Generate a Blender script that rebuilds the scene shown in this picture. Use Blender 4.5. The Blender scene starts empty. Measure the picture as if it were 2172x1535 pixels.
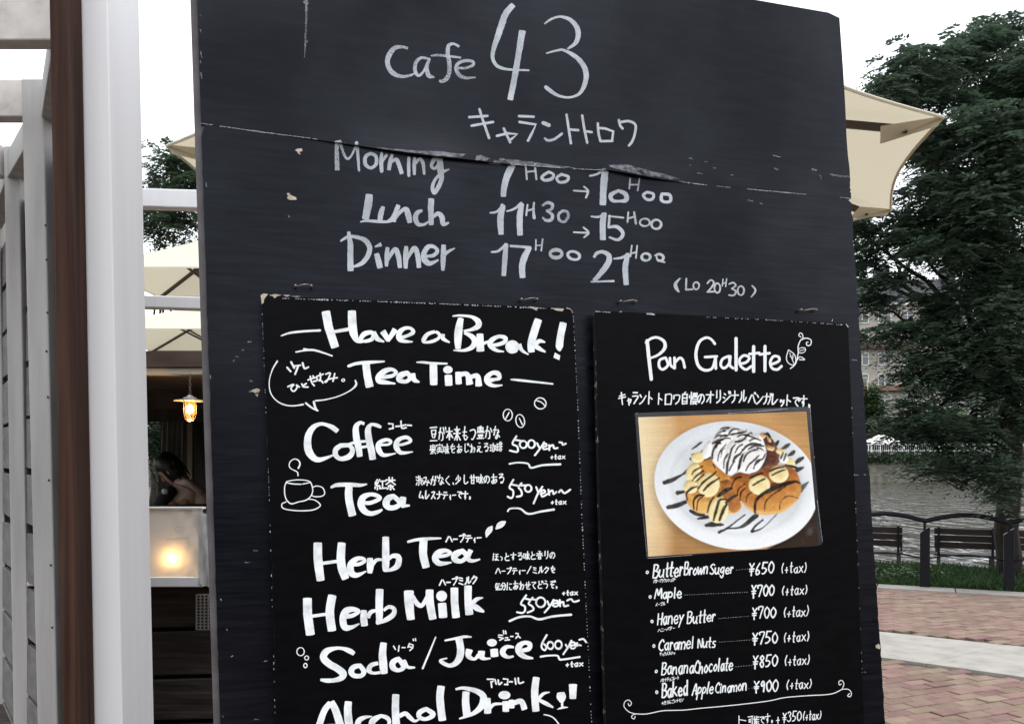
import bpy, bmesh, math, random
from mathutils import Vector, Matrix, noise

# ------------------------------------------------------------------ camera, sky, sun, exposure
S = bpy.context.scene
COL = S.collection
F = 1800.0                    # focal length in photo pixels
CU, CV = 1086.0, 985.0        # principal column and eye-level row of the photograph
EYE = 1.6
cam_d = bpy.data.cameras.new('camera')
cam = bpy.data.objects.new('camera', cam_d); COL.objects.link(cam)
cam.location = (0, 0, EYE); cam.rotation_euler = (math.radians(90), 0, 0)
cam_d.sensor_width = 36.0; cam_d.lens = 36.0 * F / 2172.0
cam_d.shift_y = (985.0 - 767.5) / 2172.0
cam_d.clip_start = 0.05; cam_d.clip_end = 2000
S.camera = cam
S.render.resolution_x = 1024; S.render.resolution_y = 723

world = bpy.data.worlds.new('World'); S.world = world; world.use_nodes = True
wt = world.node_tree; bg = wt.nodes['Background']
sky = wt.nodes.new('ShaderNodeTexSky'); sky.sky_type = 'NISHITA'; sky.sun_disc = False
SUN_EL, SUN_AZ = math.radians(78), math.radians(160)
sky.sun_elevation = SUN_EL; sky.sun_rotation = SUN_AZ
sky.air_density = 1.0; sky.dust_density = 1.0; sky.ozone_density = 1.0
hsv = wt.nodes.new('ShaderNodeHueSaturation'); hsv.inputs['Saturation'].default_value = 0.16
wt.links.new(sky.outputs[0], hsv.inputs['Color']); wt.links.new(hsv.outputs[0], bg.inputs['Color'])
bg.inputs['Strength'].default_value = 0.15
sd = bpy.data.lights.new('sun', 'SUN'); sd.energy = 0.6; sd.angle = math.radians(25); sd.color = (1.0, 0.97, 0.93)
sun = bpy.data.objects.new('sun', sd); COL.objects.link(sun)
sv = Vector((math.sin(SUN_AZ) * math.cos(SUN_EL), math.cos(SUN_AZ) * math.cos(SUN_EL), math.sin(SUN_EL)))
sun.rotation_euler = sv.to_track_quat('Z', 'Y').to_euler(); sun.location = (0, 0, 30)
vs = S.view_settings; vs.view_transform = 'Standard'; vs.look = 'None'; vs.gamma = 1.0; vs.use_curve_mapping = False
vs.exposure = 1.65

# ------------------------------------------------------------------ helpers
R = random.Random(43)
def ray(u, v): return Vector(((u - CU) / F, 1.0, -(v - CV) / F))
def at(u, v, Y):
    p = ray(u, v) * Y; return Vector((p.x, p.y, p.z + EYE))
def gnd(u, v, z=0.0):
    r = ray(u, v); t = (z - EYE) / r.z
    return Vector((r.x * t, t, z))
def link(name, verts, faces, mat, parent=None, smooth=False):
    me = bpy.data.meshes.new(name); me.from_pydata([tuple(v) for v in verts], [], faces); me.update()
    if isinstance(mat, (list, tuple)):
        for m in mat: me.materials.append(m)
    elif mat: me.materials.append(mat)
    if smooth:
        for p in me.polygons: p.use_smooth = True
    o = bpy.data.objects.new(name, me); COL.objects.link(o)
    if parent is not None: o.parent = parent
    return o
def link_bm(name, bm, mat, parent=None, smooth=False):
    me = bpy.data.meshes.new(name); bm.to_mesh(me); bm.free()
    if mat: me.materials.append(mat)
    if smooth:
        for p in me.polygons: p.use_smooth = True
    o = bpy.data.objects.new(name, me); COL.objects.link(o)
    if parent is not None: o.parent = parent
    return o
def empty(name, loc=(0, 0, 0)):
    o = bpy.data.objects.new(name, None); COL.objects.link(o); o.location = loc; o.empty_display_size = .1; return o
def tag(o, label=None, cat=None, group=None, kind=None):
    if label: o['label'] = label
    if cat: o['category'] = cat
    if group: o['group'] = group
    if kind: o['kind'] = kind
    return o
BOXF = [(0, 3, 2, 1), (4, 5, 6, 7), (0, 1, 5, 4), (1, 2, 6, 5), (2, 3, 7, 6), (3, 0, 4, 7)]
class MB:
    """collects vertices and faces for one mesh"""
    def __init__(s): s.v = []; s.f = []
    def add(s, vs, fs):
        n = len(s.v); s.v += [Vector(x) for x in vs]; s.f += [tuple(i + n for i in f) for f in fs]; return s
    def box(s, x0, x1, y0, y1, z0, z1):
        return s.add([(x0, y0, z0), (x1, y0, z0), (x1, y1, z0), (x0, y1, z0), (x0, y0, z1), (x1, y0, z1), (x1, y1, z1), (x0, y1, z1)], BOXF)
    def bar(s, a, b, w, h, up=(0, 0, 1)):
        a, b = Vector(a), Vector(b); d = (b - a).normalized(); up = Vector(up)
        if abs(d.dot(up)) > .98: up = Vector((0, 1, 0))
        sd_ = d.cross(up).normalized(); u2 = sd_.cross(d)
        q = []
        for p in (a, b):
            for i, j in ((-1, -1), (1, -1), (1, 1), (-1, 1)): q.append(p + sd_ * i * w / 2 + u2 * j * h / 2)
        return s.add(q, [(0, 3, 2, 1), (4, 5, 6, 7), (0, 1, 5, 4), (1, 2, 6, 5), (2, 3, 7, 6), (3, 0, 4, 7)])
    def tube(s, pts, r, n=8, cap=True):
        pts = [Vector(p) for p in pts]; rr = r if isinstance(r, (list, tuple)) else [r] * len(pts)
        base = len(s.v); prev = None
        for i, p in enumerate(pts):
            d = (pts[min(i + 1, len(pts) - 1)] - pts[max(i - 1, 0)]).normalized()
            ref = Vector((0, 0, 1)) if abs(d.z) < .9 else Vector((1, 0, 0))
            if prev is not None: sx = (prev - d * prev.dot(d)).normalized()
            else: sx = d.cross(ref).normalized()
            prev = sx; sy = d.cross(sx)
            for k in range(n):
                a = 2 * math.pi * k / n; s.v.append(p + (sx * math.cos(a) + sy * math.sin(a)) * rr[i])
        for i in range(len(pts) - 1):
            for k in range(n):
                a = base + i * n + k; b = base + i * n + (k + 1) % n
                s.f.append((a, b, b + n, a + n))
        if cap:
            s.f.append(tuple(base + k for k in reversed(range(n)))); s.f.append(tuple(base + (len(pts) - 1) * n + k for k in range(n)))
        return s
    def lathe(s, c, prof, n=20):
        c = Vector(c); base = len(s.v)
        for r, z in prof:
            for k in range(n):
                a = 2 * math.pi * k / n; s.v.append(c + Vector((r * math.cos(a), r * math.sin(a), z)))
        for i in range(len(prof) - 1):
            for k in range(n):
                a = base + i * n + k; b = base + i * n + (k + 1) % n
                s.f.append((a, b, b + n, a + n))
        return s
    def build(s, name, mat, parent=None, smooth=False, bevel=0):
        o = link(name, s.v, s.f, mat, parent, smooth)
        if bevel:
            m = o.modifiers.new('bevel', 'BEVEL'); m.width = bevel; m.segments = 2; m.limit_method = 'ANGLE'
        return o

# ------------------------------------------------------------------ materials
def mat(name, col, rough=.6, spec=.5, metal=0.0):
    m = bpy.data.materials.new(name); m.use_nodes = True
    b = m.node_tree.nodes['Principled BSDF']
    b.inputs['Base Color'].default_value = (*col, 1); b.inputs['Roughness'].default_value = rough
    b.inputs['Specular IOR Level'].default_value = spec; b.inputs['Metallic'].default_value = metal
    return m
def nd(m, t, **kw):
    n = m.node_tree.nodes.new(t)
    for k, v in kw.items(): setattr(n, k, v)
    return n
def bsdf(m): return m.node_tree.nodes['Principled BSDF']
def vary(m, cols, scale=(1, 1, 1), nscale=6, detail=6, pos=None, coord='Object', bump=0.0, bdist=.002, bscale=None, rough=.55, dist=0.0, into=None):
    """colour ramp over stretched noise, plus fine bump"""
    nt = m.node_tree; L = nt.links
    tc = nd(m, 'ShaderNodeTexCoord'); mp = nd(m, 'ShaderNodeMapping'); mp.inputs['Scale'].default_value = scale
    L.new(tc.outputs[coord], mp.inputs['Vector'])
    n = nd(m, 'ShaderNodeTexNoise'); n.inputs['Scale'].default_value = nscale; n.inputs['Detail'].default_value = detail
    n.inputs['Roughness'].default_value = rough; n.inputs['Distortion'].default_value = dist
    L.new(mp.outputs[0], n.inputs['Vector'])
    cr = nd(m, 'ShaderNodeValToRGB'); e = cr.color_ramp.elements
    pos = pos or [.3 + .4 * i / (len(cols) - 1) for i in range(len(cols))]
    while len(e) < len(cols): e.new(.5)
    for i, (p, c) in enumerate(zip(pos, cols)): e[i].position = p; e[i].color = (*c, 1)
    L.new(n.outputs['Fac'], cr.inputs[0]); L.new(cr.outputs[0], bsdf(m).inputs['Base Color'])
    if bump:
        n2 = nd(m, 'ShaderNodeTexNoise'); n2.inputs['Scale'].default_value = bscale or nscale * 3; n2.inputs['Detail'].default_value = 6
        L.new(mp.outputs[0], n2.inputs['Vector'])
        b = nd(m, 'ShaderNodeBump'); b.inputs['Strength'].default_value = bump; b.inputs['Distance'].default_value = bdist
        L.new(n2.outputs['Fac'], b.inputs['Height']); L.new(b.outputs[0], bsdf(m).inputs['Normal'])
    m['ramp'] = cr.name
    return m
def island_tint(m, amount=.25, hue=.02):
    """each loose piece / object gets its own slight tint"""
    nt = m.node_tree; L = nt.links; b = bsdf(m)
    g = nd(m, 'ShaderNodeNewGeometry'); oi = nd(m, 'ShaderNodeObjectInfo')
    ad = nd(m, 'ShaderNodeMath', operation='ADD'); L.new(g.outputs['Random Per Island'], ad.inputs[0]); L.new(oi.outputs['Random'], ad.inputs[1])
    fr = nd(m, 'ShaderNodeMath', operation='FRACT'); L.new(ad.outputs[0], fr.inputs[0])
    mr = nd(m, 'ShaderNodeMapRange'); mr.inputs['To Min'].default_value = 1 - amount; mr.inputs['To Max'].default_value = 1 + amount
    L.new(fr.outputs[0], mr.inputs['Value'])
    h = nd(m, 'ShaderNodeHueSaturation'); L.new(mr.outputs[0], h.inputs['Value'])
    mr2 = nd(m, 'ShaderNodeMapRange'); mr2.inputs['To Min'].default_value = .5 - hue; mr2.inputs['To Max'].default_value = .5 + hue
    f2 = nd(m, 'ShaderNodeMath', operation='MULTIPLY'); f2.inputs[1].default_value = 7.13; L.new(fr.outputs[0], f2.inputs[0])
    f3 = nd(m, 'ShaderNodeMath', operation='FRACT'); L.new(f2.outputs[0], f3.inputs[0])
    L.new(f3.outputs[0], mr2.inputs['Value']); L.new(mr2.outputs[0], h.inputs['Hue'])
    if b.inputs['Base Color'].links: L.new(b.inputs['Base Color'].links[0].from_socket, h.inputs['Color'])
    else: h.inputs['Color'].default_value = b.inputs['Base Color'].default_value
    L.new(h.outputs[0], b.inputs['Base Color'])
    return m
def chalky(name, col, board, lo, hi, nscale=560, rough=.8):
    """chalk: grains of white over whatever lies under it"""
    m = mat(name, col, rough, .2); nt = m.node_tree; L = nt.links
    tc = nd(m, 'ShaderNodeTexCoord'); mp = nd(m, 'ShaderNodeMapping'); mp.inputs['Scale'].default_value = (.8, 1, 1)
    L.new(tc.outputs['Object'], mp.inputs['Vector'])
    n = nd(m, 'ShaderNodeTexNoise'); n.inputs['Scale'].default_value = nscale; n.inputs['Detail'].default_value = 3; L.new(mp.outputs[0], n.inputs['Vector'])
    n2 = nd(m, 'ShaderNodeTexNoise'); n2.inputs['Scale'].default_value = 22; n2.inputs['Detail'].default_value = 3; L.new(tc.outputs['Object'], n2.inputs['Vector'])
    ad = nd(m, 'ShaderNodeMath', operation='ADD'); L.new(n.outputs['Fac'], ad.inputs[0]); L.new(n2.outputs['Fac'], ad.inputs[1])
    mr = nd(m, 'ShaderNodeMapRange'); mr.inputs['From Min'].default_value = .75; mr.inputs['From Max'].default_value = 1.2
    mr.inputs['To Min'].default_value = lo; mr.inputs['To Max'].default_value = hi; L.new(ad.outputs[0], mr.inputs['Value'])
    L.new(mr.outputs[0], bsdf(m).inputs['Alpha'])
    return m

M = {}
# boards: black house paint over plywood, grain runs across
M['board'] = vary(mat('black_plywood', (.02, .02, .025), .32, .2), [(.0007, .0008, .0016), (.0018, .002, .0036), (.0045, .0048, .008)], (1.6, 14, 1), 6, 9,
                  [.30, .5, .72], bump=.16, bdist=.001, bscale=14)
def streak_gloss(m, lo, hi, scale):
    nt = m.node_tree; tc = nd(m, 'ShaderNodeTexCoord'); mp = nd(m, 'ShaderNodeMapping'); mp.inputs['Scale'].default_value = scale
    n = nd(m, 'ShaderNodeTexNoise'); n.inputs['Scale'].default_value = 7; n.inputs['Detail'].default_value = 7; n.inputs['Roughness'].default_value = .62
    mr = nd(m, 'ShaderNodeMapRange'); mr.inputs['From Min'].default_value = .3; mr.inputs['From Max'].default_value = .72; mr.inputs['To Min'].default_value = lo; mr.inputs['To Max'].default_value = hi
    nt.links.new(tc.outputs['Object'], mp.inputs['Vector']); nt.links.new(mp.outputs[0], n.inputs['Vector']); nt.links.new(n.outputs['Fac'], mr.inputs['Value']); nt.links.new(mr.outputs[0], bsdf(m).inputs['Roughness'])
    n2 = nd(m, 'ShaderNodeTexNoise'); n2.inputs['Scale'].default_value = 3.2; n2.inputs['Detail'].default_value = 5; nt.links.new(tc.outputs['Object'], n2.inputs['Vector'])
    m2 = nd(m, 'ShaderNodeMapRange'); m2.inputs['From Min'].default_value = .35; m2.inputs['From Max'].default_value = .7; m2.inputs['To Min'].default_value = .13; m2.inputs['To Max'].default_value = .25
    nt.links.new(n2.outputs['Fac'], m2.inputs['Value']); nt.links.new(m2.outputs[0], bsdf(m).inputs['Specular IOR Level'])
    bsdf(m).inputs['Specular Tint'].default_value = (.80, .85, 1.0, 1)
streak_gloss(M['board'], .24, .55, (1.4, 24, 1))
M['menu'] = vary(mat('menu_black', (.006, .006, .007), .4, .05), [(.0012, .0012, .0016), (.0026, .0026, .0032)], (3, 9, 1), 9, 5, bump=.12, bdist=.0004, bscale=60)
M['menu_edge'] = vary(mat('menu_edge_worn', (.05, .05, .05), .8, .2), [(.01, .01, .01), (.02, .02, .02), (.32, .29, .24)], (1, 1, 1), 60, 4, [.3, .6, .66])
M['chip'] = vary(mat('bare_wood_chip', (.5, .42, .3), .8, .2), [(.28, .24, .19), (.5, .44, .34)], (1, 1, 1), 120, 3)
M['edge_batten'] = vary(mat('board_batten', (.09, .085, .085), .7, .3), [(.055, .05, .05), (.1, .095, .1)], (1, 1, 1), 18, 6, bump=.4, bdist=.001)
M['paint'] = vary(mat('white_poster_paint', (.7, .72, .71), .65, .3), [(.52, .55, .56), (.71, .74, .75), (.80, .82, .82)], (1, 1, 1), 45, 5, bump=.1, bdist=.0003)
M['pen'] = mat('white_pen', (.68, .71, .72), .65, .3)
M['faint'] = chalky('faint_pen_and_glint', (.5, .5, .5), None, .25, .6, 400)  # also serves the painted glint on the laminate
M['chalk'] = chalky('white_chalk', (.44, .47, .505), None, .62, 1.0)
M['chalk_soft'] = chalky('rubbed_chalk', (.5, .53, .58), None, .3, .8)
M['dust'] = chalky('dusty_scratch', (.45, .46, .5), None, .05, .38, 400)
M['lip_highlight'] = chalky('painted_lip_highlight', (.42, .43, .48), None, .0, .42, 120)  # sky light on the sprung lip, put into colour
M['wire'] = mat('dull_wire', (.2, .17, .14), .45, .5, .6)
M['white_wood'] = vary(mat('white_post_paint', (.7, .7, .71), .85, .15), [(.68, .68, .69), (.73, .73, .74)], (9, 9, .5), 3, 6, bump=.12, bdist=.0008, bscale=14)
M['aged_white'] = vary(mat('weathered_white_paint', (.5, .48, .46), .75, .2), [(.2, .17, .15), (.42, .4, .38), (.55, .52, .49)], (3, 3, 3), 4, 7, [.25, .42, .7], bump=.35, bdist=.0015, bscale=20)
M['grey_wood'] = vary(mat('grey_painted_wood', (.3, .3, .3), .7, .25), [(.27, .265, .26), (.37, .365, .355)], (8, 8, .6), 3, 6, bump=.25, bdist=.001)
M['slat_wood'] = vary(mat('dull_slat_paint', (.15, .15, .15), .8, .2), [(.09, .088, .085), (.16, .155, .15)], (2, 2, 6), 4, 6, bump=.25, bdist=.001)
M['dark_gap'] = mat('dark_gap_and_nails', (.02, .018, .016), .9, .1)
M['brown_wood'] = vary(mat('brown_stained_wood', (.09, .05, .035), .75, .12), [(.018, .008, .006), (.038, .018, .0125), (.066, .034, .023)], (16, 16, .5), 3, 7, bump=.2, bdist=.0008)
M['dark_plank'] = vary(mat('old_dark_planks', (.05, .045, .04), .85, .2), [(.018, .015, .013), (.04, .034, .03), (.09, .08, .07)], (.8, 3, 9), 5, 8, [.3, .55, .8], bump=.6, bdist=.003)
M['steel'] = mat('galvanised_plate', (.3, .3, .3), .5, .5, .4)

# ------------------------------------------------------------------ ground, river and far bank
M['paving_base'] = vary(mat('paving_joint_sand', (.12, .1, .09), .95, .1), [(.09, .075, .065), (.15, .125, .11)], (1, 1, 1), 9, 5)
M['brick'] = island_tint(vary(mat('clay_paver', (.3, .2, .16), .85, .2), [(.135, .088, .070), (.175, .12, .096), (.21, .15, .121)], (1, 1, 1), 7, 7, [.25, .5, .75],
                              bump=.3, bdist=.002, bscale=70), .17, .028)
M['far_brick'] = M['brick']
M['kerb'] = vary(mat('pale_granite', (.5, .48, .45), .8, .2), [(.22, .21, .19), (.28, .267, .243), (.315, .303, .28)], (1, 1, 1), 5, 8, bump=.2, bdist=.001, bscale=80)
M['soil'] = vary(mat('lawn_soil', (.03, .05, .02), .95, .1), [(.015, .025, .012), (.03, .055, .02), (.05, .08, .03)], (1, 1, 1), 3, 7, bump=.8, bdist=.03, bscale=12)
M['grass'] = island_tint(mat('grass_blade', (.03, .065, .02), .7, .2), .45, .03)
M['water'] = mat('river_water', (.022, .022, .016), .06, .22)
nt = M['water'].node_tree
tc = nd(M['water'], 'ShaderNodeTexCoord'); mp = nd(M['water'], 'ShaderNodeMapping'); mp.inputs['Scale'].default_value = (1.0, .38, 1)
n1 = nd(M['water'], 'ShaderNodeTexNoise'); n1.inputs['Scale'].default_value = 1.1; n1.inputs['Detail'].default_value = 2.5; n1.inputs['Roughness'].default_value = .45
bp = nd(M['water'], 'ShaderNodeBump'); bp.inputs['Strength'].default_value = 1.0; bp.inputs['Distance'].default_value = .8
nt.links.new(tc.outputs['Object'], mp.inputs['Vector']); nt.links.new(mp.outputs[0], n1.inputs['Vector'])
nt.links.new(n1.outputs['Fac'], bp.inputs['Height']); nt.links.new(bp.outputs[0], bsdf(M['water']).inputs['Normal'])
M['bank_stone'] = vary(mat('embankment_stone', (.3, .29, .25), .9, .1), [(.07, .066, .052), (.13, .122, .10), (.18, .17, .14)], (1, 1, 1.6), 1.4, 8, bump=.5, bdist=.08, bscale=5)

K0, K1 = gnd(1862, 1243), gnd(2172, 1261)          # outer edge of the kerb, read off the photo
kd = (K1 - K0).normalized(); kn = Vector((-kd.y, kd.x, 0))
if kn.y < 0: kn = -kn
def kpt(s, off, z): return K0 + kd * s + kn * off + Vector((0, 0, z))
def sheet(name, pts, m, kind='structure'):
    o = link(name, pts, [tuple(range(len(pts)))], m); tag(o, kind=kind); return o
pav = empty('brick_paving'); tag(pav, kind='structure')
A, B = kpt(-60, -.35, 0), kpt(60, -.35, 0)
link('paving_bed', [A, B, (60, -40, 0), (-60, -40, 0)], [(0, 3, 2, 1)] if False else [(3, 2, 1, 0)], M['paving_base'], pav)
river_off = 3.1
kb = empty('kerb', kpt(0, -.15, 0)); tag(kb, kind='structure')
for i in range(-14, 10):                                 # kerb stones
    b = MB(); s0, s1 = i * .9 + .006, (i + 1) * .9 - .006
    q = [kpt(s0, -.35, 0), kpt(s1, -.35, 0), kpt(s1, 0, 0), kpt(s0, 0, 0)]
    hz = .035 + R.uniform(-.002, .002)
    b.add([p - kb.location for p in q] + [p + Vector((0, 0, hz)) - kb.location for p in q], BOXF)
    b.build('kerb_stone', M['kerb'], kb, bevel=.006)
lawn_v, lawn_f = [], []
NX, NY = 120, 16
for j in range(NY + 1):
    for i in range(NX + 1):
        s, t = -22 + 34 * i / NX, river_off * j / NY
        z = .02 + .05 * noise.noise(Vector((s * .9, t * 1.3, 2))) - .55 * max(0, t - 2.2) ** 2
        lawn_v.append(kpt(s, t, z))
for j in range(NY):
    for i in range(NX):
        a = j * (NX + 1) + i; lawn_f.append((a, a + 1, a + NX + 2, a + NX + 1))
tag(link('lawn_ground', lawn_v, lawn_f, M['soil'], smooth=True), kind='structure')
WZ = -1.2
wa = [kpt(-400, 2.6, 0), kpt(400, 2.6, 0)]
o = link('river', [(-420, wa[0].y if False else 8.0, WZ), (420, 8.0, WZ), (420, 136.5, WZ), (-420, 136.5, WZ)], [(0, 1, 2, 3)], M['water']); tag(o, kind='structure')
# near bank wall under the lawn edge
q = [kpt(-60, 3.08, -1.6), kpt(60, 3.08, -1.6), kpt(60, 3.08, -.42), kpt(-60, 3.08, -.42)]
tag(link('near_bank', q, [(0, 1, 2, 3)], M['bank_stone']), kind='structure')
BANKY, BANKZ = 136.0, 2.35
tag(MB().box(-300, 300, BANKY, BANKY + 1.2, -2, BANKZ).build('far_embankment', M['bank_stone']), kind='structure')
tag(link('far_ground', [(-420, BANKY + 1, 2.2), (420, BANKY + 1, 2.2), (420, 900, 2.2), (-420, 900, 2.2)], [(0, 1, 2, 3)], M['soil']), kind='structure')

# grass blades on the strip of lawn one can see
gv, gf = [], []
for i in range(15000):
    s = R.uniform(-1.2, 3.6); t = R.uniform(.01, 2.7)
    if R.random() < .3: s, t = R.uniform(-1.2, 3.6), R.uniform(.0, .6)
    base = kpt(s, t, .02 + .05 * noise.noise(Vector((s * .9, t * 1.3, 2))) - .55 * max(0, t - 2.2) ** 2 - .01)
    h = R.uniform(.05, .13) * (1 + .8 * max(0, noise.noise(Vector((s * 2, t * 2, 7))))); a = R.uniform(0, 6.28); w = R.uniform(.004, .009)
    dx, dy = math.cos(a) * w, math.sin(a) * w; lx, ly = R.uniform(-.05, .05), R.uniform(-.05, .05)
    n = len(gv)
    gv += [base + Vector((-dx, -dy, 0)), base + Vector((dx, dy, 0)), base + Vector((lx + dx * .5, ly + dy * .5, h * .7)), base + Vector((lx * 1.8, ly * 1.8, h))]
    gf.append((n, n + 1, n + 2, n + 3))
tag(link('grass', gv, gf, M['grass']), kind='stuff')
def leafy(name, c, h, n, m, label, group=None, spread=.22):
    """low broad-leaved weed"""
    b = MB()
    for i in range(n):
        a = R.uniform(0, 6.28); r = spread * math.sqrt(R.random()); z = h * R.uniform(.25, 1) * (1 - .6 * r / spread)
        p = Vector((math.cos(a) * r, math.sin(a) * r, z)); L_ = R.uniform(.04, .075)
        d = Vector((math.cos(a + R.uniform(-.8, .8)), math.sin(a + R.uniform(-.8, .8)), R.uniform(-.5, .5))).normalized(); s_ = d.cross(Vector((0, 0, 1))).normalized()
        b.add([p, p + d * L_ * .5 + s_ * L_ * .3, p + d * L_, p + d * L_ * .5 - s_ * L_ * .3], [(0, 1, 2, 3)])
    t = empty(name, c); tag(t, label, 'plant', group)
    b.build('foliage', m, t)
    st = MB()
    for i in range(5):
        a = R.uniform(0, 6.28); st.tube([(0, 0, -.02), (math.cos(a) * spread * .3, math.sin(a) * spread * .3, h * .5), (math.cos(a) * spread * .6, math.sin(a) * spread * .6, h * .85)], .004, 5)
    st.build('stem', m, t); return t
M['weed'] = island_tint(mat('weed_leaf', (.05, .09, .03), .6, .3), .4, .03)
for (u, v, h, n, lb) in ((1885, 1238, .2, 90, 'tuft of broad leaved weeds by the kerb beside the dark board edge'), (1928, 1239, .26, 130, 'leafy weed clump growing just before the slim railing post'),
                         (2008, 1232, .16, 60, 'small pale weed growing between the two railing posts')):
    p = gnd(u, v); leafy('weed_plant', (p.x, p.y + .25, .02), h, n, M['weed'], lb, 'weeds in the lawn')

# brick pavers (laid at an angle to the river) and the pale slab strip
bd = Vector((2.39, 1, 0)).normalized(); bn = Vector((-bd.y, bd.x, 0))
S0, S1, S2, S3 = gnd(1868, 1345), gnd(2172, 1378), gnd(2172, 1443), gnd(1870, 1400)
tdir = (S1 - S0).normalized(); bdir = (S2 - S3).normalized()
def side(p, a, d): return (p.x - a.x) * d.y - (p.y - a.y) * d.x      # >0 on the camera side
strip = empty('slab_strip', (S0.x, S0.y, 0)); tag(strip, kind='structure')
J0, J1 = gnd(1966, 1413), gnd(2172, 1364)
jd = (J1 - J0).normalized()
def meet(p, d, a, e):
    den = d.x * e.y - d.y * e.x; t = ((a.x - p.x) * e.y - (a.y - p.y) * e.x) / den; return p + d * t
edges = [-7.8, -6.5, -5.2, -3.9, -2.6, -1.3, 0, 1.3, 2.6, 3.9]
step = Vector((tdir.x, tdir.y, 0))
for i in range(len(edges) - 1):
    q0, q1 = J0 + step * edges[i], J0 + step * edges[i + 1]
    e = .004
    c = [meet(q0 + step * e, jd, S0, tdir), meet(q1 - step * e, jd, S0, tdir), meet(q1 - step * e, jd, S3, bdir), meet(q0 + step * e, jd, S3, bdir)]
    c = [Vector((p.x - S0.x, p.y - S0.y, 0)) for p in c]; hz = .03 + R.uniform(-.002, .002)
    c = [c[3], c[2], c[1], c[0]]
    MB().add(c + [p + Vector((0, 0, hz)) for p in c], BOXF).build('slab', M['kerb'], strip, bevel=.004)
near, far = [], MB()
BL, BW = .215, .105
org = gnd(2000, 1480); cnt = 0
proto = {}
for r_ in range(-60, 110):
    for c_ in range(-50, 45):
        ctr = org + bd * ((c_ + (.5 if r_ % 2 else 0)) * BL) + bn * (r_ * BW)
        if ctr.y < -.6 or ctr.y > 15.5: continue
        off = (ctr - K0).dot(kn)
        yy_ = max(.05, ctr.y); u = CU + F * ctr.x / yy_; v = CV + F * EYE / yy_
        if off > -.42: continue
        st, sb = side(ctr, S0, tdir), side(ctr, S3, bdir)
        if -.10 < st and sb < .10: continue
        if ctr.x < -2.6 or ctr.x > 9.5 or (ctr.x < -.6 and ctr.y > 3.1): continue
        near.append((v if sb > 0 else v - 1000, ctr, u, v))
near.sort(key=lambda a: -a[0])
nfull = 0
for k, (key, ctr, u, v) in enumerate(near):
    hz = .028 + R.uniform(-.004, .003)
    hx, hy = BL / 2 - .0035, BW / 2 - .0035
    tilt = R.uniform(-.012, .012); dz = R.uniform(-.002, .002)
    show = 1840 < u < 2190 and v < 1570
    q = [ctr + bd * sx * hx + bn * sy * hy for sx, sy in ((-1, -1), (1, -1), (1, 1), (-1, 1))]
    top = [p + Vector((0, 0, hz + dz + tilt * (.5 if i in (1, 2) else -.5) * .2)) for i, p in enumerate(q)]
    ch = .004
    cen = sum(top, Vector()) / 4
    tin = [p + (cen - p).normalized() * ch * 1.3 for p in top]; tlo = [p - Vector((0, 0, ch)) for p in top]
    vs_ = [p for p in q] + tlo + tin
    fs = [(0, 1, 5, 4), (1, 2, 6, 5), (2, 3, 7, 6), (3, 0, 4, 7), (4, 5, 9, 8), (5, 6, 10, 9), (6, 7, 11, 10), (7, 4, 8, 11), (8, 9, 10, 11)]
    if show and nfull < 298 and key > 0:
        nfull += 1; link('brick', vs_, fs, M['brick'], pav)
    else: far.add(vs_, fs)
fb = far.build('distant_bricks', M['far_brick'], pav); fb['kind'] = 'stuff'

# ------------------------------------------------------------------ far bank: building, trees, fence, tent
M['cream_wall'] = vary(mat('cream_render', (.3, .28, .25), .9, .1), [(.24, .22, .19), (.33, .305, .27)], (1, 1, 1), .3, 6)
M['slate'] = mat('dark_slate', (.035, .04, .045), .6, .4)
M['win'] = mat('window_glass', (.06, .075, .085), .12, .5)
M['winframe'] = mat('window_frame_paint', (.55, .52, .47), .6, .3)
M['balcony'] = mat('red_balcony', (.17, .10, .085), .8, .2)
def far_pt(u, v, Y): return at(u, v, Y)
bY = 166.0; p0 = far_pt(1800, 985, bY); p1 = far_pt(2240, 985, bY)
zt = far_pt(1900, 648, bY).z
bl = empty('apartment_building', ((p0.x + p1.x) / 2, bY, 2.2)); tag(bl, 'pale apartment building with dark mansard roof across the river', 'building')
ox = bl.location.x; hw = (p1.x - p0.x) / 2
MB().box(-hw, hw, 0, 16, 0, zt - 2.2).build('wall', M['cream_wall'], bl)
MB().box(-hw - .5, hw + .5, -.6, 16.5, zt - 2.2, zt - 1.6).build('cornice', M['winframe'], bl)
rf = MB(); z0, z1 = zt - 1.6, zt + 3.4
rf.add([(-hw, 0, z0), (hw, 0, z0), (hw, 16, z0), (-hw, 16, z0), (-hw + 2, 2.2, z1), (hw - 2, 2.2, z1), (hw - 2, 14, z1), (-hw + 2, 14, z1)], BOXF)
roof = rf.build('roof', M['slate'], bl)
for k in range(3):
    x = -hw + 6 + k * 13.0
    MB().box(x, x + 2.4, .8, 3, z1 - .4, z1 + 2.2).build('chimney', M['slate'], roof)
wf = None
nst = int((zt - 4) / 4.1)
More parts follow.
